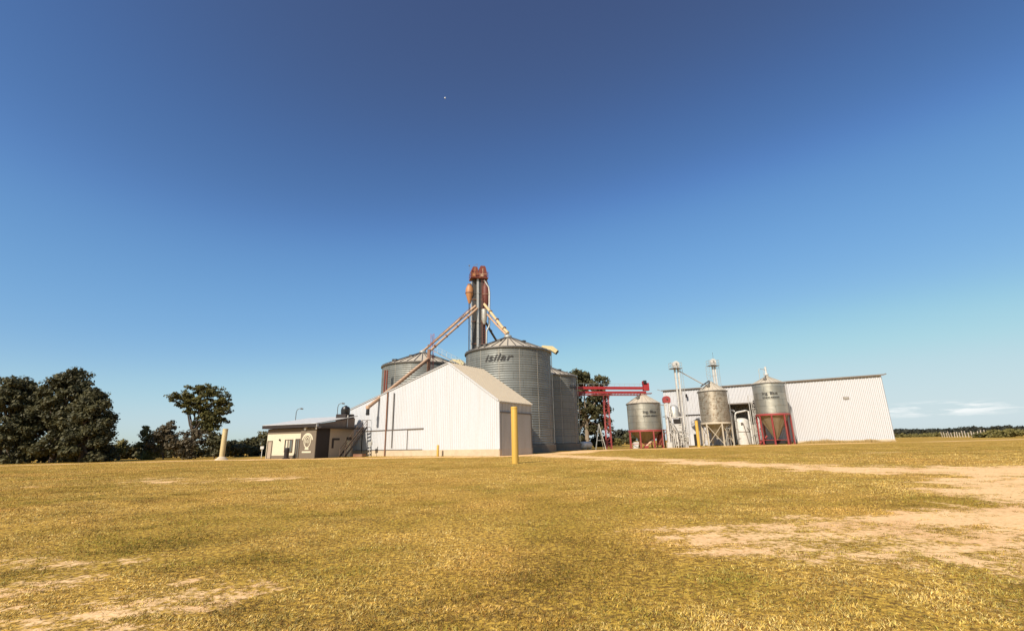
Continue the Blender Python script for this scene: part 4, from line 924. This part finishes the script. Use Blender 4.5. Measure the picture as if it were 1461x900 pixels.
# seed cleaner between the two elevators
m0 = at(968.5, 83.2); t = thing('grain_cleaner', m0, 'white grain cleaning machine on a frame between two slim elevators', 'machine')
mb = MB(); hz_ = P(965, 595, 83).z
for dx in (-1.0, 1.0):
    for dy in (-.7, .7): mb.beam(m0 + V((dx, dy, 0)), z_(m0 + V((dx, dy, 0)), hz_), .12)
for zz in (hz_, hz_ * .55): mb.beam(z_(m0 + V((-1.05, -.7, 0)), zz), z_(m0 + V((1.05, -.7, 0)), zz), .12, .18); mb.beam(z_(m0 + V((-1.05, .7, 0)), zz), z_(m0 + V((1.05, .7, 0)), zz), .12, .18)
mb.build('frame', M['whitep'], t)
mb = MB(); mb.box(z_(m0, hz_ * .30), 1.7, 1.2, hz_ * .42); mb.prism([z_(m0 + V((x, -.62, 0)), z) for x, z in ((-.5, hz_ * .52), (.5, hz_ * .52), (.85, hz_ * .78), (-.85, hz_ * .78))], (0, 1, 0), 1.2); mb.build('body', M['whitep'], t)
mb = MB(); mb.box(z_(m0 + V((0, -.63, 0)), hz_ * .86), 1.4, .05, hz_ * .16); mb.build('dark_opening', M['void'], t)
mb = MB(); mb.lathe(z_(m0 + V((-.1, .2, 0)), hz_ + .1), [(.8, 0), (.8, 1.3), (.62, 1.75), (.3, 2.0), (.01, 2.05)], 20); mb.build('domed_drum', M['galv_plain'], t, True)
mb = MB()
for x, z in ((-.5, .8), (.1, 1.2), (.5, .5), (-.2, 1.6), (.35, 1.9)): mb.box(m0 + V((x, -.66, z)), .22, .1, .3)
mb.each('inspection_hatch', M['track'], t)
mb = MB(); ladder(mb, m0 + V((1.25, -.75, 0)), z_(m0 + V((1.25, -.75, 0)), hz_ + .9), V((1, 0, 0)), .4, .35, .05); mb.build('ladder', M['whitep'], t)
for px, D, k_ in ((944, 85.2, 'red frame stand with drum under the right edge of the wide silo'), (1126, 88.5, None)):
    if not k_: continue
    f0_ = at(px, D); t = thing('equipment_frame', f0_, k_, 'frame'); mb = MB(); hh = 3.0
    for dx in (-.9, .9):
        for dy in (-.7, .7): mb.beam(f0_ + V((dx, dy, 0)), f0_ + V((dx, dy, hh)), .14)
    for dy in (-.7, .7): mb.beam(f0_ + V((-.95, dy, hh)), f0_ + V((.95, dy, hh)), .14); mb.beam(f0_ + V((-.9, dy, .2)), f0_ + V((.9, dy, hh - .2)), .09)
    mb.build('frame', M['rust'], t); mb = MB(); mb.lathe(f0_, [(.02, .4), (.6, .45), (.62, 2.2), (.2, 2.6)], 16); mb.build('drum', M['rust'], t, True)
t = thing('pipework', at(970, 82.4), 'dense thin white pipes and conduits in front of the grain cleaning machine', 'pipework')
rp = random.Random(9); pb0 = at(969, 82.3)
for i in range(13):
    x0 = rp.uniform(-1.7, 1.9); zz = rp.uniform(2.2, 6.2); y0 = rp.uniform(-.5, .3); r_ = rp.choice((.035, .05, .07)); mb = MB(); x1 = x0 + rp.choice((-.6, .5, .0, .8))
    q = pb0 + V((x0, y0, 0)); mb.tube([q, q + up * (zz * .7), pb0 + V((x1, y0, zz))] + ([pb0 + V((x1 + rp.choice((-.7, .7)), y0 + .2, zz))] if i % 3 else []), r_, 7); mb.build('pipe', M['whitep'] if i % 4 else M['galv_dark'], t)
for i in range(5):
    mb = MB(); zz = rp.uniform(1.0, 5.0); x0 = rp.uniform(-1.5, .6); mb.beam(pb0 + V((x0, -.5, zz)), pb0 + V((x0 + 1.2, -.45, zz + rp.uniform(-.2, .2))), .06); mb.build('cross_pipe', M['galv_plain'], t)
mb = MB(); mb.box(pb0 + V((1.35, -.5, 1.3)), .45, .25, .7); mb.build('control_box', M['galv_plain'], t)
t = thing('pipework', at(1047, 86.2), 'tangle of thin pale pipes and struts between the rusty silo legs and the bay', 'pipework')
pb0 = at(1046, 86.0)
for i in range(8):
    x0 = rp.uniform(-1.2, 1.5); zz = rp.uniform(.8, 3.6); y0 = rp.uniform(-.6, .4); mb = MB(); q = pb0 + V((x0, y0, 0)); mb.tube([q, q + up * zz, q + V((rp.choice((-.7, .7)), .2, zz + rp.uniform(0, .3)))], rp.choice((.04, .06)), 7); mb.build('pipe', M['galv_plain'] if i % 3 else M['track'], t)
# machinery in the bay
def bp(px, o=1.0): s = wat(px, 610); return w(s, .2, o)
q = bp(1058, -.6); t = thing('white_vertical_tank', q, 'wide white upright tank in the warehouse bay', 'tank')
mb = MB(); zt_ = P(1052, 596, 90).z; mb.lathe(q, [(1.35, 0), (1.35, zt_ - .9), (1.2, zt_ - .5), (.8, zt_ - .25), (.02, zt_ - .15)], 28); mb.build('shell', M['whitep'], t, True)
mb = MB(); mb.lathe(q, [(1.37, zt_ * .45), (1.4, zt_ * .45), (1.4, zt_ * .45 + .1), (1.37, zt_ * .45 + .1)], 28); mb.box(q + V((-.5, -1.32, zt_ * .75)), .4, .12, .4); mb.tube([q + V((-.3, -1.42, zt_ * .75)), q + V((.25, -1.5, .2))], .07, 8); mb.tube([q + V((.3, -1.42, zt_ * .6)), q + V((.9, -1.3, zt_*.45))], .05, 8); mb.build('fittings', M['track'], t)
q = bp(1044, .5); t = thing('white_cyclone', q, 'tapered white dust cyclone standing in the bay right of the rusty silo', 'cyclone')
zt_ = P(1040, 586, 88).z; mb = MB(); mb.lathe(q, [(.16, 1.4), (.62, zt_ - 1.6), (.62, zt_ - .5), (.4, zt_ - .4), (.01, zt_ - .38)], 20); mb.build('body', M['whitep'], t, True)
mb = MB(); mb.tube([q + V((.1, 0, zt_ - .45)), q + V((.1, 0, zt_)), q + V((.5, -.1, zt_ + .1)), q + V((.9, -.2, zt_ - .2))], .2, 10); mb.build('outlet_elbow', M['whitep'], t, True)
mb = MB()
for a in (0, 2.1, 4.2): d = V((math.cos(a), math.sin(a), 0)) * .55; mb.beam(q + d, q + d + up * (zt_ - 1.6), .07)
mb.beam(q + V((0, 0, 0)), q + up * 1.45, .22); mb.build('stand', M['whitep'], t)
q0, q1 = bp(1052, .9), bp(1072, .9); t = thing('white_duct', q0, 'white inverted U duct over the upright tank in the bay', 'duct')
zt_ = P(1056, 587, 88).z; mb = MB(); a_, c_ = z_(q0, zt_ - .5), z_(q1, zt_ + .1); mb.tube([q0 + up * .1, a_, a_ + V((.15, 0, .35)), a_ + V((.5, 0, .5)), c_ + V((-.5, 0, .1)), c_, z_(q1, .3)], .17, 10); mb.build('pipe', M['whitep'], t, True)
mb = MB()
for zz in (1.5, 3, 4.5): mb.tube([z_(q0, zz), z_(q0, zz + .1)], .22, 10); mb.tube([z_(q1, zz), z_(q1, zz + .1)], .22, 10)
mb.each('flange', M['galv_plain'], t)
q = bp(1080, 1.6); t = thing('access_ladder_frame', q, 'tall white ladder frame between the bay and the tall red-legged silo', 'ladder')
zt_ = P(1073, 562, 86).z; mb = MB()
for dx in (-.45, .45):
    for dy in (-.4, .4): mb.beam(q + V((dx, dy, 0)), z_(q + V((dx, dy, 0)), zt_), .09)
for k_ in range(8):
    zz = zt_ * (k_ + 1) / 8.2; mb.beam(z_(q + V((-.45, -.4, 0)), zz), z_(q + V((.45, -.4, 0)), zz), .07); mb.beam(z_(q + V((-.45 if k_ % 2 else .45, -.4, 0)), zz - zt_ / 8.2), z_(q + V((.45 if k_ % 2 else -.45, -.4, 0)), zz), .05)
mb.build('frame', M['whitep'], t); mb = MB(); ladder(mb, q + V((0, -.45, .1)), z_(q + V((0, -.45, 0)), zt_), V((1, 0, 0)), .4, .33, .05); mb.build('ladder', M['whitep'], t)
mb = MB(); mb.box(z_(q + V((.5, .2, 0)), P(1078, 576, 86).z), .5, .6, 1.4); mb.build('dark_cabinet', M['brown'], t)
q = at(1104, 84.8); t = thing('discharge_auger', q, 'dark low auger housing under the tall red-legged silo', 'auger')
mb = MB(); mb.box(q + up * .45, 3.6, 1.2, .7, -.3); mb.build('housing', M['maroon'], t); mb = MB(); mb.tube([q + V((-2.6, -.6, .25)), q + V((-1.0, -.2, 1.4))], .14, 8); mb.build('tube', M['redleg'], t)
q = at(907, 85.4); t = thing('blower', q, 'small pale blower unit beneath the wide silo cone', 'blower')
mb = MB(); mb.tube([q + V((0, -.2, .6)), q + V((0, .2, .6))], .5, 16); mb.box(q + up * .1, 1.0, .7, .2); mb.build('housing', M['whitep'], t); mb = MB(); mb.box(q + V((.4, 0, .85)), .35, .3, .5); mb.build('outlet', M['whitep'], t)
q = at(928.5, 85.0); t = thing('inclined_auger', q, 'pale inclined auger tube rising under the wide silo', 'auger')
mb = MB(); mb.tube([q + V((-.9, -.3, .25)), q + V((1.6, .2, 2.3))], .2, 10); mb.build('tube', M['spout'], t); mb = MB(); mb.beam(q + V((.8, .1, 0)), q + V((.8, .1, 1.6)), .1); mb.box(q + V((-.9, -.3, .2)), .7, .6, .4); mb.build('stand', M['redleg'], t)

# ------------------------------------------------------------------ vegetation
def leaves(blobs, nclump, nleaf, crad, lsize, flat=1.0, shell=.45, seed=0):
    r = np.random.default_rng(seed); out = []
    vol = np.array([b[3] * b[4] * b[5] for b in blobs]) ** .75; cnt = np.maximum(3, (nclump * vol / vol.sum())).astype(int)
    cents = []
    for b, k_ in zip(blobs, cnt):
        d = r.normal(size=(k_, 3)); d /= np.linalg.norm(d, axis=1)[:, None]; rad = shell + (1 - shell) * r.random(k_) ** .6
        rad *= 1 + r.normal(0, .07, k_)
        cents.append(np.array(b[:3]) + d * rad[:, None] * np.array(b[3:6]))
    cents = np.concatenate(cents); K = len(cents)
    cr = crad * (.6 + .8 * r.random(K)); ci = np.repeat(np.arange(K), nleaf); N = len(ci)
    d = r.normal(size=(N, 3)); d /= np.linalg.norm(d, axis=1)[:, None]
    p = cents[ci] + d * (cr[ci] * r.random(N) ** .45)[:, None] * np.array([1, 1, .62 * flat])
    nrm = d * .75 + r.normal(size=(N, 3)) * .42 + np.array([0, -.1, .3]); nrm /= np.linalg.norm(nrm, axis=1)[:, None]
    t = np.cross(nrm, r.normal(size=(N, 3))); t /= np.linalg.norm(t, axis=1)[:, None]; u_ = np.cross(nrm, t)
    s = (lsize * (.6 + .8 * r.random(N)))[:, None]
    a, b_ = t * s, u_ * s * .6
    ids = np.repeat(np.arange(len(blobs)), cnt)
    return np.stack([p - a, p - b_ * .9, p + a, p + b_ * .9], 1).reshape(-1, 3), (cents, ids)
def tree(name, label, base, blobs, trunk_r, leafm, cat='tree', nclump=220, nleaf=38, crad=.9, lsize=.26, limbs=26, fork=.35, group=None, barkm='bark', shell=.45, seed=0, flat=1.0):
    base = V(base); t = thing(name, base, label, cat, group)
    bl = [(base.x + b[0], base.y + b[1], base.z + b[2], *b[3:]) for b in blobs]
    vs, (cents, ids) = leaves(bl, nclump, nleaf, crad, lsize, flat, shell, seed); np_mesh('crown', vs, 4, M[leafm], t)
    rr = random.Random(seed); mb = MB(); top = max(b[2] for b in blobs)
    hub = base + V((rr.uniform(-.2, .2), 0, top * fork)); mb.tube([base + up * -.1, base.lerp(hub, .5) + V((rr.uniform(-.1, .1), 0, 0)), hub], trunk_r, 9, trunk_r * .75)
    for k_, b_ in enumerate(bl):
        c_ = V(b_[:3]) + V((0, 0, -b_[5] * .3)); st_ = base.lerp(hub, rr.uniform(.65, 1)); L_ = (c_ - st_).length; r1 = trunk_r * rr.uniform(.32, .55)
        m1 = st_.lerp(c_, .35) + V((rr.uniform(-.12, .12), rr.uniform(-.12, .12), rr.uniform(-.12, .06))) * L_; m2 = st_.lerp(c_, .7) + V((rr.uniform(-.1, .1), rr.uniform(-.1, .1), rr.uniform(-.06, .06))) * L_
        mb.tube([st_, m1, m2, c_], r1, 6, r1 * .45)
        mine = np.nonzero(ids == k_)[0]
        for i in rr.sample(list(mine), min(len(mine), max(2, limbs // len(bl) + 2))):
            e_ = V(cents[i]); q0 = m2.lerp(c_, rr.uniform(0, 1)); mb.tube([q0, q0.lerp(e_, .5) + V((rr.uniform(-.2, .2), rr.uniform(-.2, .2), rr.uniform(0, .3))), e_], r1 * .4, 5, .02)
    mb.build('trunk', M[barkm], t, True); return t
def px_tree(name, label, px0, px1, py_top, D, leafm, py_base=650, **kw):
    """tree filling picture columns px0..px1 at distance D"""
    c = (px0 + px1) / 2; b = P(c, py_base, D); wdt = (P(px1, py_base, D).x - P(px0, py_base, D).x) / 2 * .96; h_ = P(c, py_top, D).z
    return V((b.x, D, terr(b.x, D))), wdt, h_
# left mass: three big trees
for (px0, px1, pt, D, lab, sd) in ((-66, 58, 541, 63, 'big dark tree cut off by the left edge of the lawn', 1), (20, 130, 526, 64, 'tallest big dark dense tree at the left of the lawn', 2), (82, 153, 556, 63, 'big dark tree with ragged right side facing the gap', 3)):
    b, wdt, h_ = px_tree('', '', px0, px1, pt, D, '')
    R1 = random.Random(sd); bl = []
    prof = lambda q: np.interp(q, [0, .12, .4, .6, .78, .9, 1], [.95, 1.0, .98, .86, .62, .40, .12])
    for i in range(26):
        zz = .05 + .87 * (i / 25) ** .9; a = i * 2.4 + R1.uniform(-.4, .4); s = wdt * R1.uniform(.22, .36); rad = max(0, prof(zz) * wdt - s * .85) * R1.uniform(.75, 1.05)
        bl.append((math.cos(a) * rad, math.sin(a) * rad * .7, h_ * zz, s, s * .85, s * R1.uniform(.6, .8)))
    tree('broadleaf_tree', lab, b, bl, .38, 'leaf_dark', nclump=560, nleaf=44, crad=.72, lsize=.2, limbs=34, seed=sd, group='big dark trees on the left')
# umbrella-shaped tree
b, wdt, h_ = px_tree('', '', 228, 335, 546, 74, '')
W = wdt; bl = [(-.45*W, 0, h_*.80, .48*W, .45*W, h_*.085), (.05*W, 0, h_*.90, .42*W, .4*W, h_*.09), (.45*W, 0, h_*.80, .42*W, .4*W, h_*.12), (.62*W, .1*W, h_*.64, .30*W, .35*W, h_*.11), (.0, 0, h_*.72, .45*W, .4*W, h_*.09), (.35*W, 0, h_*.52, .34*W, .35*W, h_*.1), (.78*W, 0, h_*.72, .2*W, .25*W, h_*.08), (-.12*W, .1, h_*.62, .25*W, .25*W, h_*.05), (-.32*W, .1, h_*.73, .32*W, .3*W, h_*.06), (.15*W, .15*W, h_*.6, .3*W, .3*W, h_*.08), (.5*W, 0, h_*.38, .3*W, .3*W, h_*.09), (.15*W, .1*W, h_*.45, .3*W, .3*W, h_*.07), (.68*W, 0, h_*.5, .26*W, .3*W, h_*.09)]
tree('spreading_tree', 'spreading flat-topped tree with bare branching trunk left of the cream post', b + V((-1.1, 0, 0)), bl, .34, 'leaf_mid', nclump=330, nleaf=38, crad=.55, lsize=.18, limbs=44, fork=.36, seed=11, shell=.25, flat=.8)
def bush(px0, px1, pt, D, leafm, label, sd, name='bush', cat='bush', nclump=70, lsize=.2, bare=0, group='bushes below the left trees', n=6, crad=.6):
    b, wdt, h_ = px_tree('', '', px0, px1, pt, D, ''); R1 = random.Random(sd)
    bl = [(R1.uniform(-.6, .6) * wdt, R1.uniform(-.5, .5) * wdt * .6, h_ * R1.uniform(.18, .7), wdt * .42, wdt * .36, h_ * .28) for _ in range(n)] + [(0, 0, h_ * .75, wdt * .3, wdt * .3, h_ * .2)]
    return tree(name, label, b, bl, .1, leafm, cat, nclump=nclump, nleaf=34, crad=crad, lsize=lsize, limbs=14 + bare, fork=.12, seed=sd, group=group, shell=.3)
bush(205, 262, 597, 70, 'leaf_warm', 'thin brown bare-branched bush under the spreading tree', 21, bare=26, nclump=75, n=5)
bush(178, 226, 603, 72, 'leaf_olive', 'olive green round bush between the big trees and the thin brown bush', 22)
bush(240, 300, 608, 69, 'leaf_warm', 'brown green bush at the foot of the spreading tree', 23)
bush(283, 327, 614, 70, 'leaf_dark', 'dark bush close behind the cream post', 24)
bush(155, 186, 626, 74, 'leaf_yel', 'low yellowish bush in the gap right of the big dark trees', 25, n=4, nclump=40)
bush(130, 170, 636, 66, 'leaf_dark', 'low dark bush at the right foot of the big dark trees', 26, n=4, nclump=50)
bush(318, 352, 634, 78, 'leaf_dark', 'low dark bush just right of the cream post', 27, n=4, nclump=50)
# distant row behind the office
for (px0, px1, pt, D, lf, lab, sd) in ((322, 352, 628, 128, 'leaf_far', 'far round tree nearest the cream post', 31), (340, 372, 624, 125, 'leaf_dark', 'far dark tree left of the office sign', 32), (358, 402, 613, 118, 'leaf_dark', 'far dark tree rising just left of the office roof', 33)):
    bush(px0, px1, pt, D, lf, lab, sd, 'distant_tree', 'tree', 60, .34, 0, 'far trees left of the office', 7, 1.1)
# dark hedge mass behind the lawn on the left: one hedge
def hedge(name, label, p0, p1, h0, h1, wd_, leafm, n, lsize, sd, cat='hedge', kind=None, crad=.8):
    r = np.random.default_rng(sd); p0, p1 = np.array(p0), np.array(p1); bl = []
    for i in range(n): u_ = (i + .5) / n; hh = h0 + (h1 - h0) * r.random(); q = p0 + (p1 - p0) * u_; bl.append((q[0], q[1] + r.normal(0, wd_ * .3), hh * .45 + terr(q[0], q[1]), np.linalg.norm(p1 - p0) / n * .8, wd_, hh * .5))
    vs, _ = leaves(bl, n * 26, 30, crad, lsize, 1, .4, sd); loc = V((*((p0 + p1) / 2), 0)); o = np_mesh(name, vs, 4, M[leafm], loc=loc); return tag(o, label, cat, kind=kind)
hedge('hedge', 'long low dark hedge along the back of the left lawn', (-112, 76), (-42, 84), 1.8, 3.0, 1.6, 'leaf_dark', 24, .3, 41)
# tree behind the conveyor
b, wdt, h_ = px_tree('', '', 799, 878, 524, 108, '', 640); W = wdt; R1 = random.Random(5); bl = []
for i in range(15):
    zz = R1.uniform(.08, .80); x = R1.uniform(-.72, .72); bl.append((x * W, R1.uniform(-.3, .3) * W, h_ * zz, W * R1.uniform(.26, .4), W * .3, h_ * R1.uniform(.08, .12)))
bl += [(-.35 * W, 0, h_ * .88, .45 * W, .4 * W, h_ * .1), (-.1 * W, 0, h_ * .84, .45 * W, .4 * W, h_ * .08), (.75 * W, 0, h_ * .45, .2 * W, .25 * W, h_ * .1), (.7 * W, 0, h_ * .25, .25 * W, .25 * W, h_ * .12)]
tree('broadleaf_tree', 'tall dark tree with pale trunk behind the red conveyor', b, bl, .5, 'leaf_dark', nclump=360, nleaf=46, crad=1.15, lsize=.34, limbs=26, fork=.55, seed=5, barkm='bark_pale')
for (px0, px1, pt, D, lf, lab, sd) in ((872, 905, 612, 170, 'leaf_far', 'far round tree seen between the red lattice leg and the wide silo', 51), (888, 912, 616, 165, 'leaf_dark', 'far darker tree just left of the wide silo legs', 52), (868, 892, 626, 140, 'leaf_yel', 'low yellowish far bush behind the red lattice leg', 53), (800, 842, 618, 118, 'leaf_dark', 'dark bush at the foot of the tree behind the conveyor', 54), (840, 880, 620, 116, 'leaf_dark', 'dark bush behind the A-frame stand', 55)):
    bush(px0, px1, pt, D, lf, lab, sd, 'distant_tree' if D > 150 else 'bush', 'tree' if D > 150 else 'bush', 70, .38, 0, 'far greenery between bins and silos', 7, 1.1)
# far woods to the right
r = np.random.default_rng(61); bl = []
for i in range(120):
    px = 1262 + i * 2.35; D = 330 + r.normal(0, 12); p = P(px, 620, D); hh = (4.3 + 1.1 * r.random() + (1.0 if 1375 < px < 1405 else 0) + (.9 if px > 1420 else 0)); bl.append((p.x, D, hh * .48, 5.2, 6, hh * .5))
vs, _ = leaves(bl, 2600, 22, 1.5, .6, 1, .4, 61); fo = np_mesh('far_woods', vs, 4, M['leaf_far'], loc=(270, 330, 0)); tag(fo, 'dark far woodland line on the horizon right of the warehouse', 'woods', kind='stuff')
r = np.random.default_rng(62); bl = []
for i in range(70):
    px = 1280 + i * 3.4; D = 250 + r.normal(0, 6); p = P(px, 622, D); bl.append((p.x, D, .7, 3.2, 3, 1.0 + .5 * r.random()))
vs, _ = leaves(bl, 900, 16, .8, .4, 1, .4, 62); fo = np_mesh('field_scrub', vs, 4, M['leaf_yel'], loc=(215, 250, 0)); tag(fo, 'low yellow scrub in front of the far woodland', 'scrub', kind='stuff')
bush(1412, 1478, 614, 128, 'leaf_yel', 'yellow green tall bush at the right edge of the field', 63, n=9, nclump=150, lsize=.3, group='scrub at the right edge', crad=.9)
bush(1395, 1425, 619.5, 132, 'leaf_mid', 'small olive bush left of the yellow green one', 64, n=4, nclump=50, lsize=.28, group='scrub at the right edge')
# field fence
fa, fb = P(1345, 624, 185), P(1422, 622, 140); t = thing('field_fence', V((fa.x, fa.y, .3)).lerp(V((fb.x, fb.y, .3)), .5), 'pale wooden post and wire fence across the field at right', 'fence')
rf = random.Random(3); N = 19; tops = []
for i in range(N):
    p = fa.lerp(fb, i / (N - 1)); p = V((p.x, p.y, terr(p.x, p.y))); mb = MB(); q = p + V((rf.uniform(-.35, .2), 0, 1.9 + rf.uniform(-.4, .3))); mb.tube([p + up * -.1, q], .13, 7, .11); mb.build('post', M['wood'], t); tops.append(q)
mb = MB()
for dz in (.15, .5, .9):
    mb = MB(); mb.tube([a_ - up * dz for a_ in tops], .015, 4); mb.build('wire', M['galv_plain'], t)
# dry weeds along the warehouse foot
r = np.random.default_rng(71); n = 5200; s = sB + (WLn - sB) * r.random(n) ** .9; o = np.abs(r.normal(.35, .3, n)) + .18
base = np.array([tuple(W0)]) + s[:, None] * np.array([tuple(wd)]) + o[:, None] * np.array([tuple(wn)]); base[:, 2] = .2
cl = fbm(s, s * 0 + 3, .5, 3); hgt = (.25 + .5 * r.random(n)) * np.clip(cl * 2.2 - .4, .25, 1.5); th = r.random(n) * 6.28; wv = np.stack([np.cos(th), np.sin(th), th * 0], -1) * .035
tip = base + np.stack([r.normal(0, .14, n), r.normal(0, .14, n), hgt], -1)
vs = np.stack([base - wv, base + wv, tip], 1).reshape(-1, 3); cc = np.array([[.5, .36, .15]]) * (.7 + .5 * r.random((n, 1))); wo = np_mesh('dry_weeds', vs, 3, M['grass'], cols=np.concatenate([cc, np.ones((n, 1))], 1), loc=W0); tag(wo, 'dry straw weeds along the foot of the warehouse wall', 'weeds', kind='stuff')

# ------------------------------------------------------------------ moon
mp = P(635, 140, 3600); mb = MB(); rm = 6.5
mb.lathe(mp, [(rm * math.sin(PI * k_ / 10) + .01, -rm * math.cos(PI * k_ / 10)) for k_ in range(11)], 20); mo = mb.build('moon', M['moon'], None, True); tag(mo, 'tiny pale daytime moon high in the blue sky', 'moon')

# ------------------------------------------------------------------ light, sky, camera
EXPO = .45
SUN = V((-.545, -.839, 0)).normalized(); EL = math.radians(39)
sd_ = V((SUN.x * math.cos(EL), SUN.y * math.cos(EL), math.sin(EL)))
ld = bpy.data.lights.new('sun', 'SUN'); ld.energy = 4.8; ld.angle = math.radians(.53); ld.color = (1, .90, .76)
lo = bpy.data.objects.new('sun', ld); col.objects.link(lo); lo.rotation_euler = sd_.to_track_quat('Z', 'Y').to_euler(); lo.location = (-20, -40, 40)
wld = bpy.data.worlds.new('World'); sc.world = wld; wld.use_nodes = True; nt = wld.node_tree; bgn = nt.nodes['Background']
sky = nt.nodes.new('ShaderNodeTexSky'); sky.sky_type = 'NISHITA'; sky.sun_disc = False; sky.sun_elevation = EL; sky.sun_rotation = math.atan2(SUN.x, SUN.y)
sky.altitude = 200; sky.air_density = 1.0; sky.dust_density = .6; sky.ozone_density = 2.0
# thin far clouds low on the right
tc = nt.nodes.new('ShaderNodeTexCoord'); mp_ = nt.nodes.new('ShaderNodeMapping'); mp_.inputs['Scale'].default_value = (9, 9, 75); nt.links.new(tc.outputs['Generated'], mp_.inputs['Vector'])
cd = (P(1345, 583, 100) - CO).normalized()
cn = noise(nt, mp_.outputs['Vector'], 1.6, 5, .6, .46, .60)
sub = nt.nodes.new('ShaderNodeVectorMath'); sub.operation = 'SUBTRACT'; sub.inputs[1].default_value = cd; nt.links.new(tc.outputs['Generated'], sub.inputs[0])
sc2 = nt.nodes.new('ShaderNodeVectorMath'); sc2.operation = 'MULTIPLY'; sc2.inputs[1].default_value = (7.5, 7.5, 70); nt.links.new(sub.outputs[0], sc2.inputs[0])
ln = nt.nodes.new('ShaderNodeVectorMath'); ln.operation = 'LENGTH'; nt.links.new(sc2.outputs[0], ln.inputs[0])
mr = nt.nodes.new('ShaderNodeMapRange'); mr.inputs[1].default_value = .35; mr.inputs[2].default_value = 1.0; mr.inputs[3].default_value = .55; mr.inputs[4].default_value = 0; nt.links.new(ln.outputs['Value'], mr.inputs[0])
mu = nt.nodes.new('ShaderNodeMath'); mu.operation = 'MULTIPLY'; nt.links.new(cn, mu.inputs[0]); nt.links.new(mr.outputs[0], mu.inputs[1])
vm = nt.nodes.new('ShaderNodeVectorMath'); vm.operation = 'SCALE'; vm.inputs['Scale'].default_value = .095; nt.links.new(sky.outputs['Color'], vm.inputs[0])
hs = nt.nodes.new('ShaderNodeRGBCurve'); nt.links.new(vm.outputs[0], hs.inputs['Color']); hs.mapping.use_clip = False
for ci, pts in enumerate((((.06, .052), (.09, .074), (.133, .138), (.216, .235), (.342, .41), (.5, .545)), ((.10, .085), (.16, .18), (.223, .32), (.352, .48), (.503, .66), (.6, .70)), ((.19, .20), (.28, .40), (.381, .63), (.552, .76), (.65, .77)))):
    cu_ = hs.mapping.curves[ci]
    cu_.points[-1].location = (1, (.64, .76, .80)[ci])
    for x_, y_q in pts: cu_.points.new(x_, y_q)
hs.mapping.update()
vo = nt.nodes.new('ShaderNodeVectorMath'); vo.operation = 'SCALE'; vo.inputs['Scale'].default_value = 1 / .1 / 2 ** EXPO; nt.links.new(hs.outputs['Color'], vo.inputs[0])
nt.links.new(mixc(nt, mu.outputs[0], vo.outputs[0], (8.6, 8.4, 8.2)), bgn.inputs['Color']); bgn.inputs['Strength'].default_value = .1
cam = bpy.data.cameras.new('camera'); co = bpy.data.objects.new('camera', cam); col.objects.link(co); sc.camera = co
cam.sensor_fit = 'HORIZONTAL'; cam.sensor_width = 36; cam.lens = FPX / PW * 36; cam.clip_start = .1; cam.clip_end = 12000
from mathutils import Matrix
mt = Matrix((RX, UX, -fw)).transposed().to_4x4(); mt.translation = CO; co.matrix_world = mt
vs_ = sc.view_settings; vs_.view_transform = 'Standard'; vs_.look = 'None'; vs_.exposure = EXPO; vs_.gamma = 1; vs_.use_curve_mapping = False
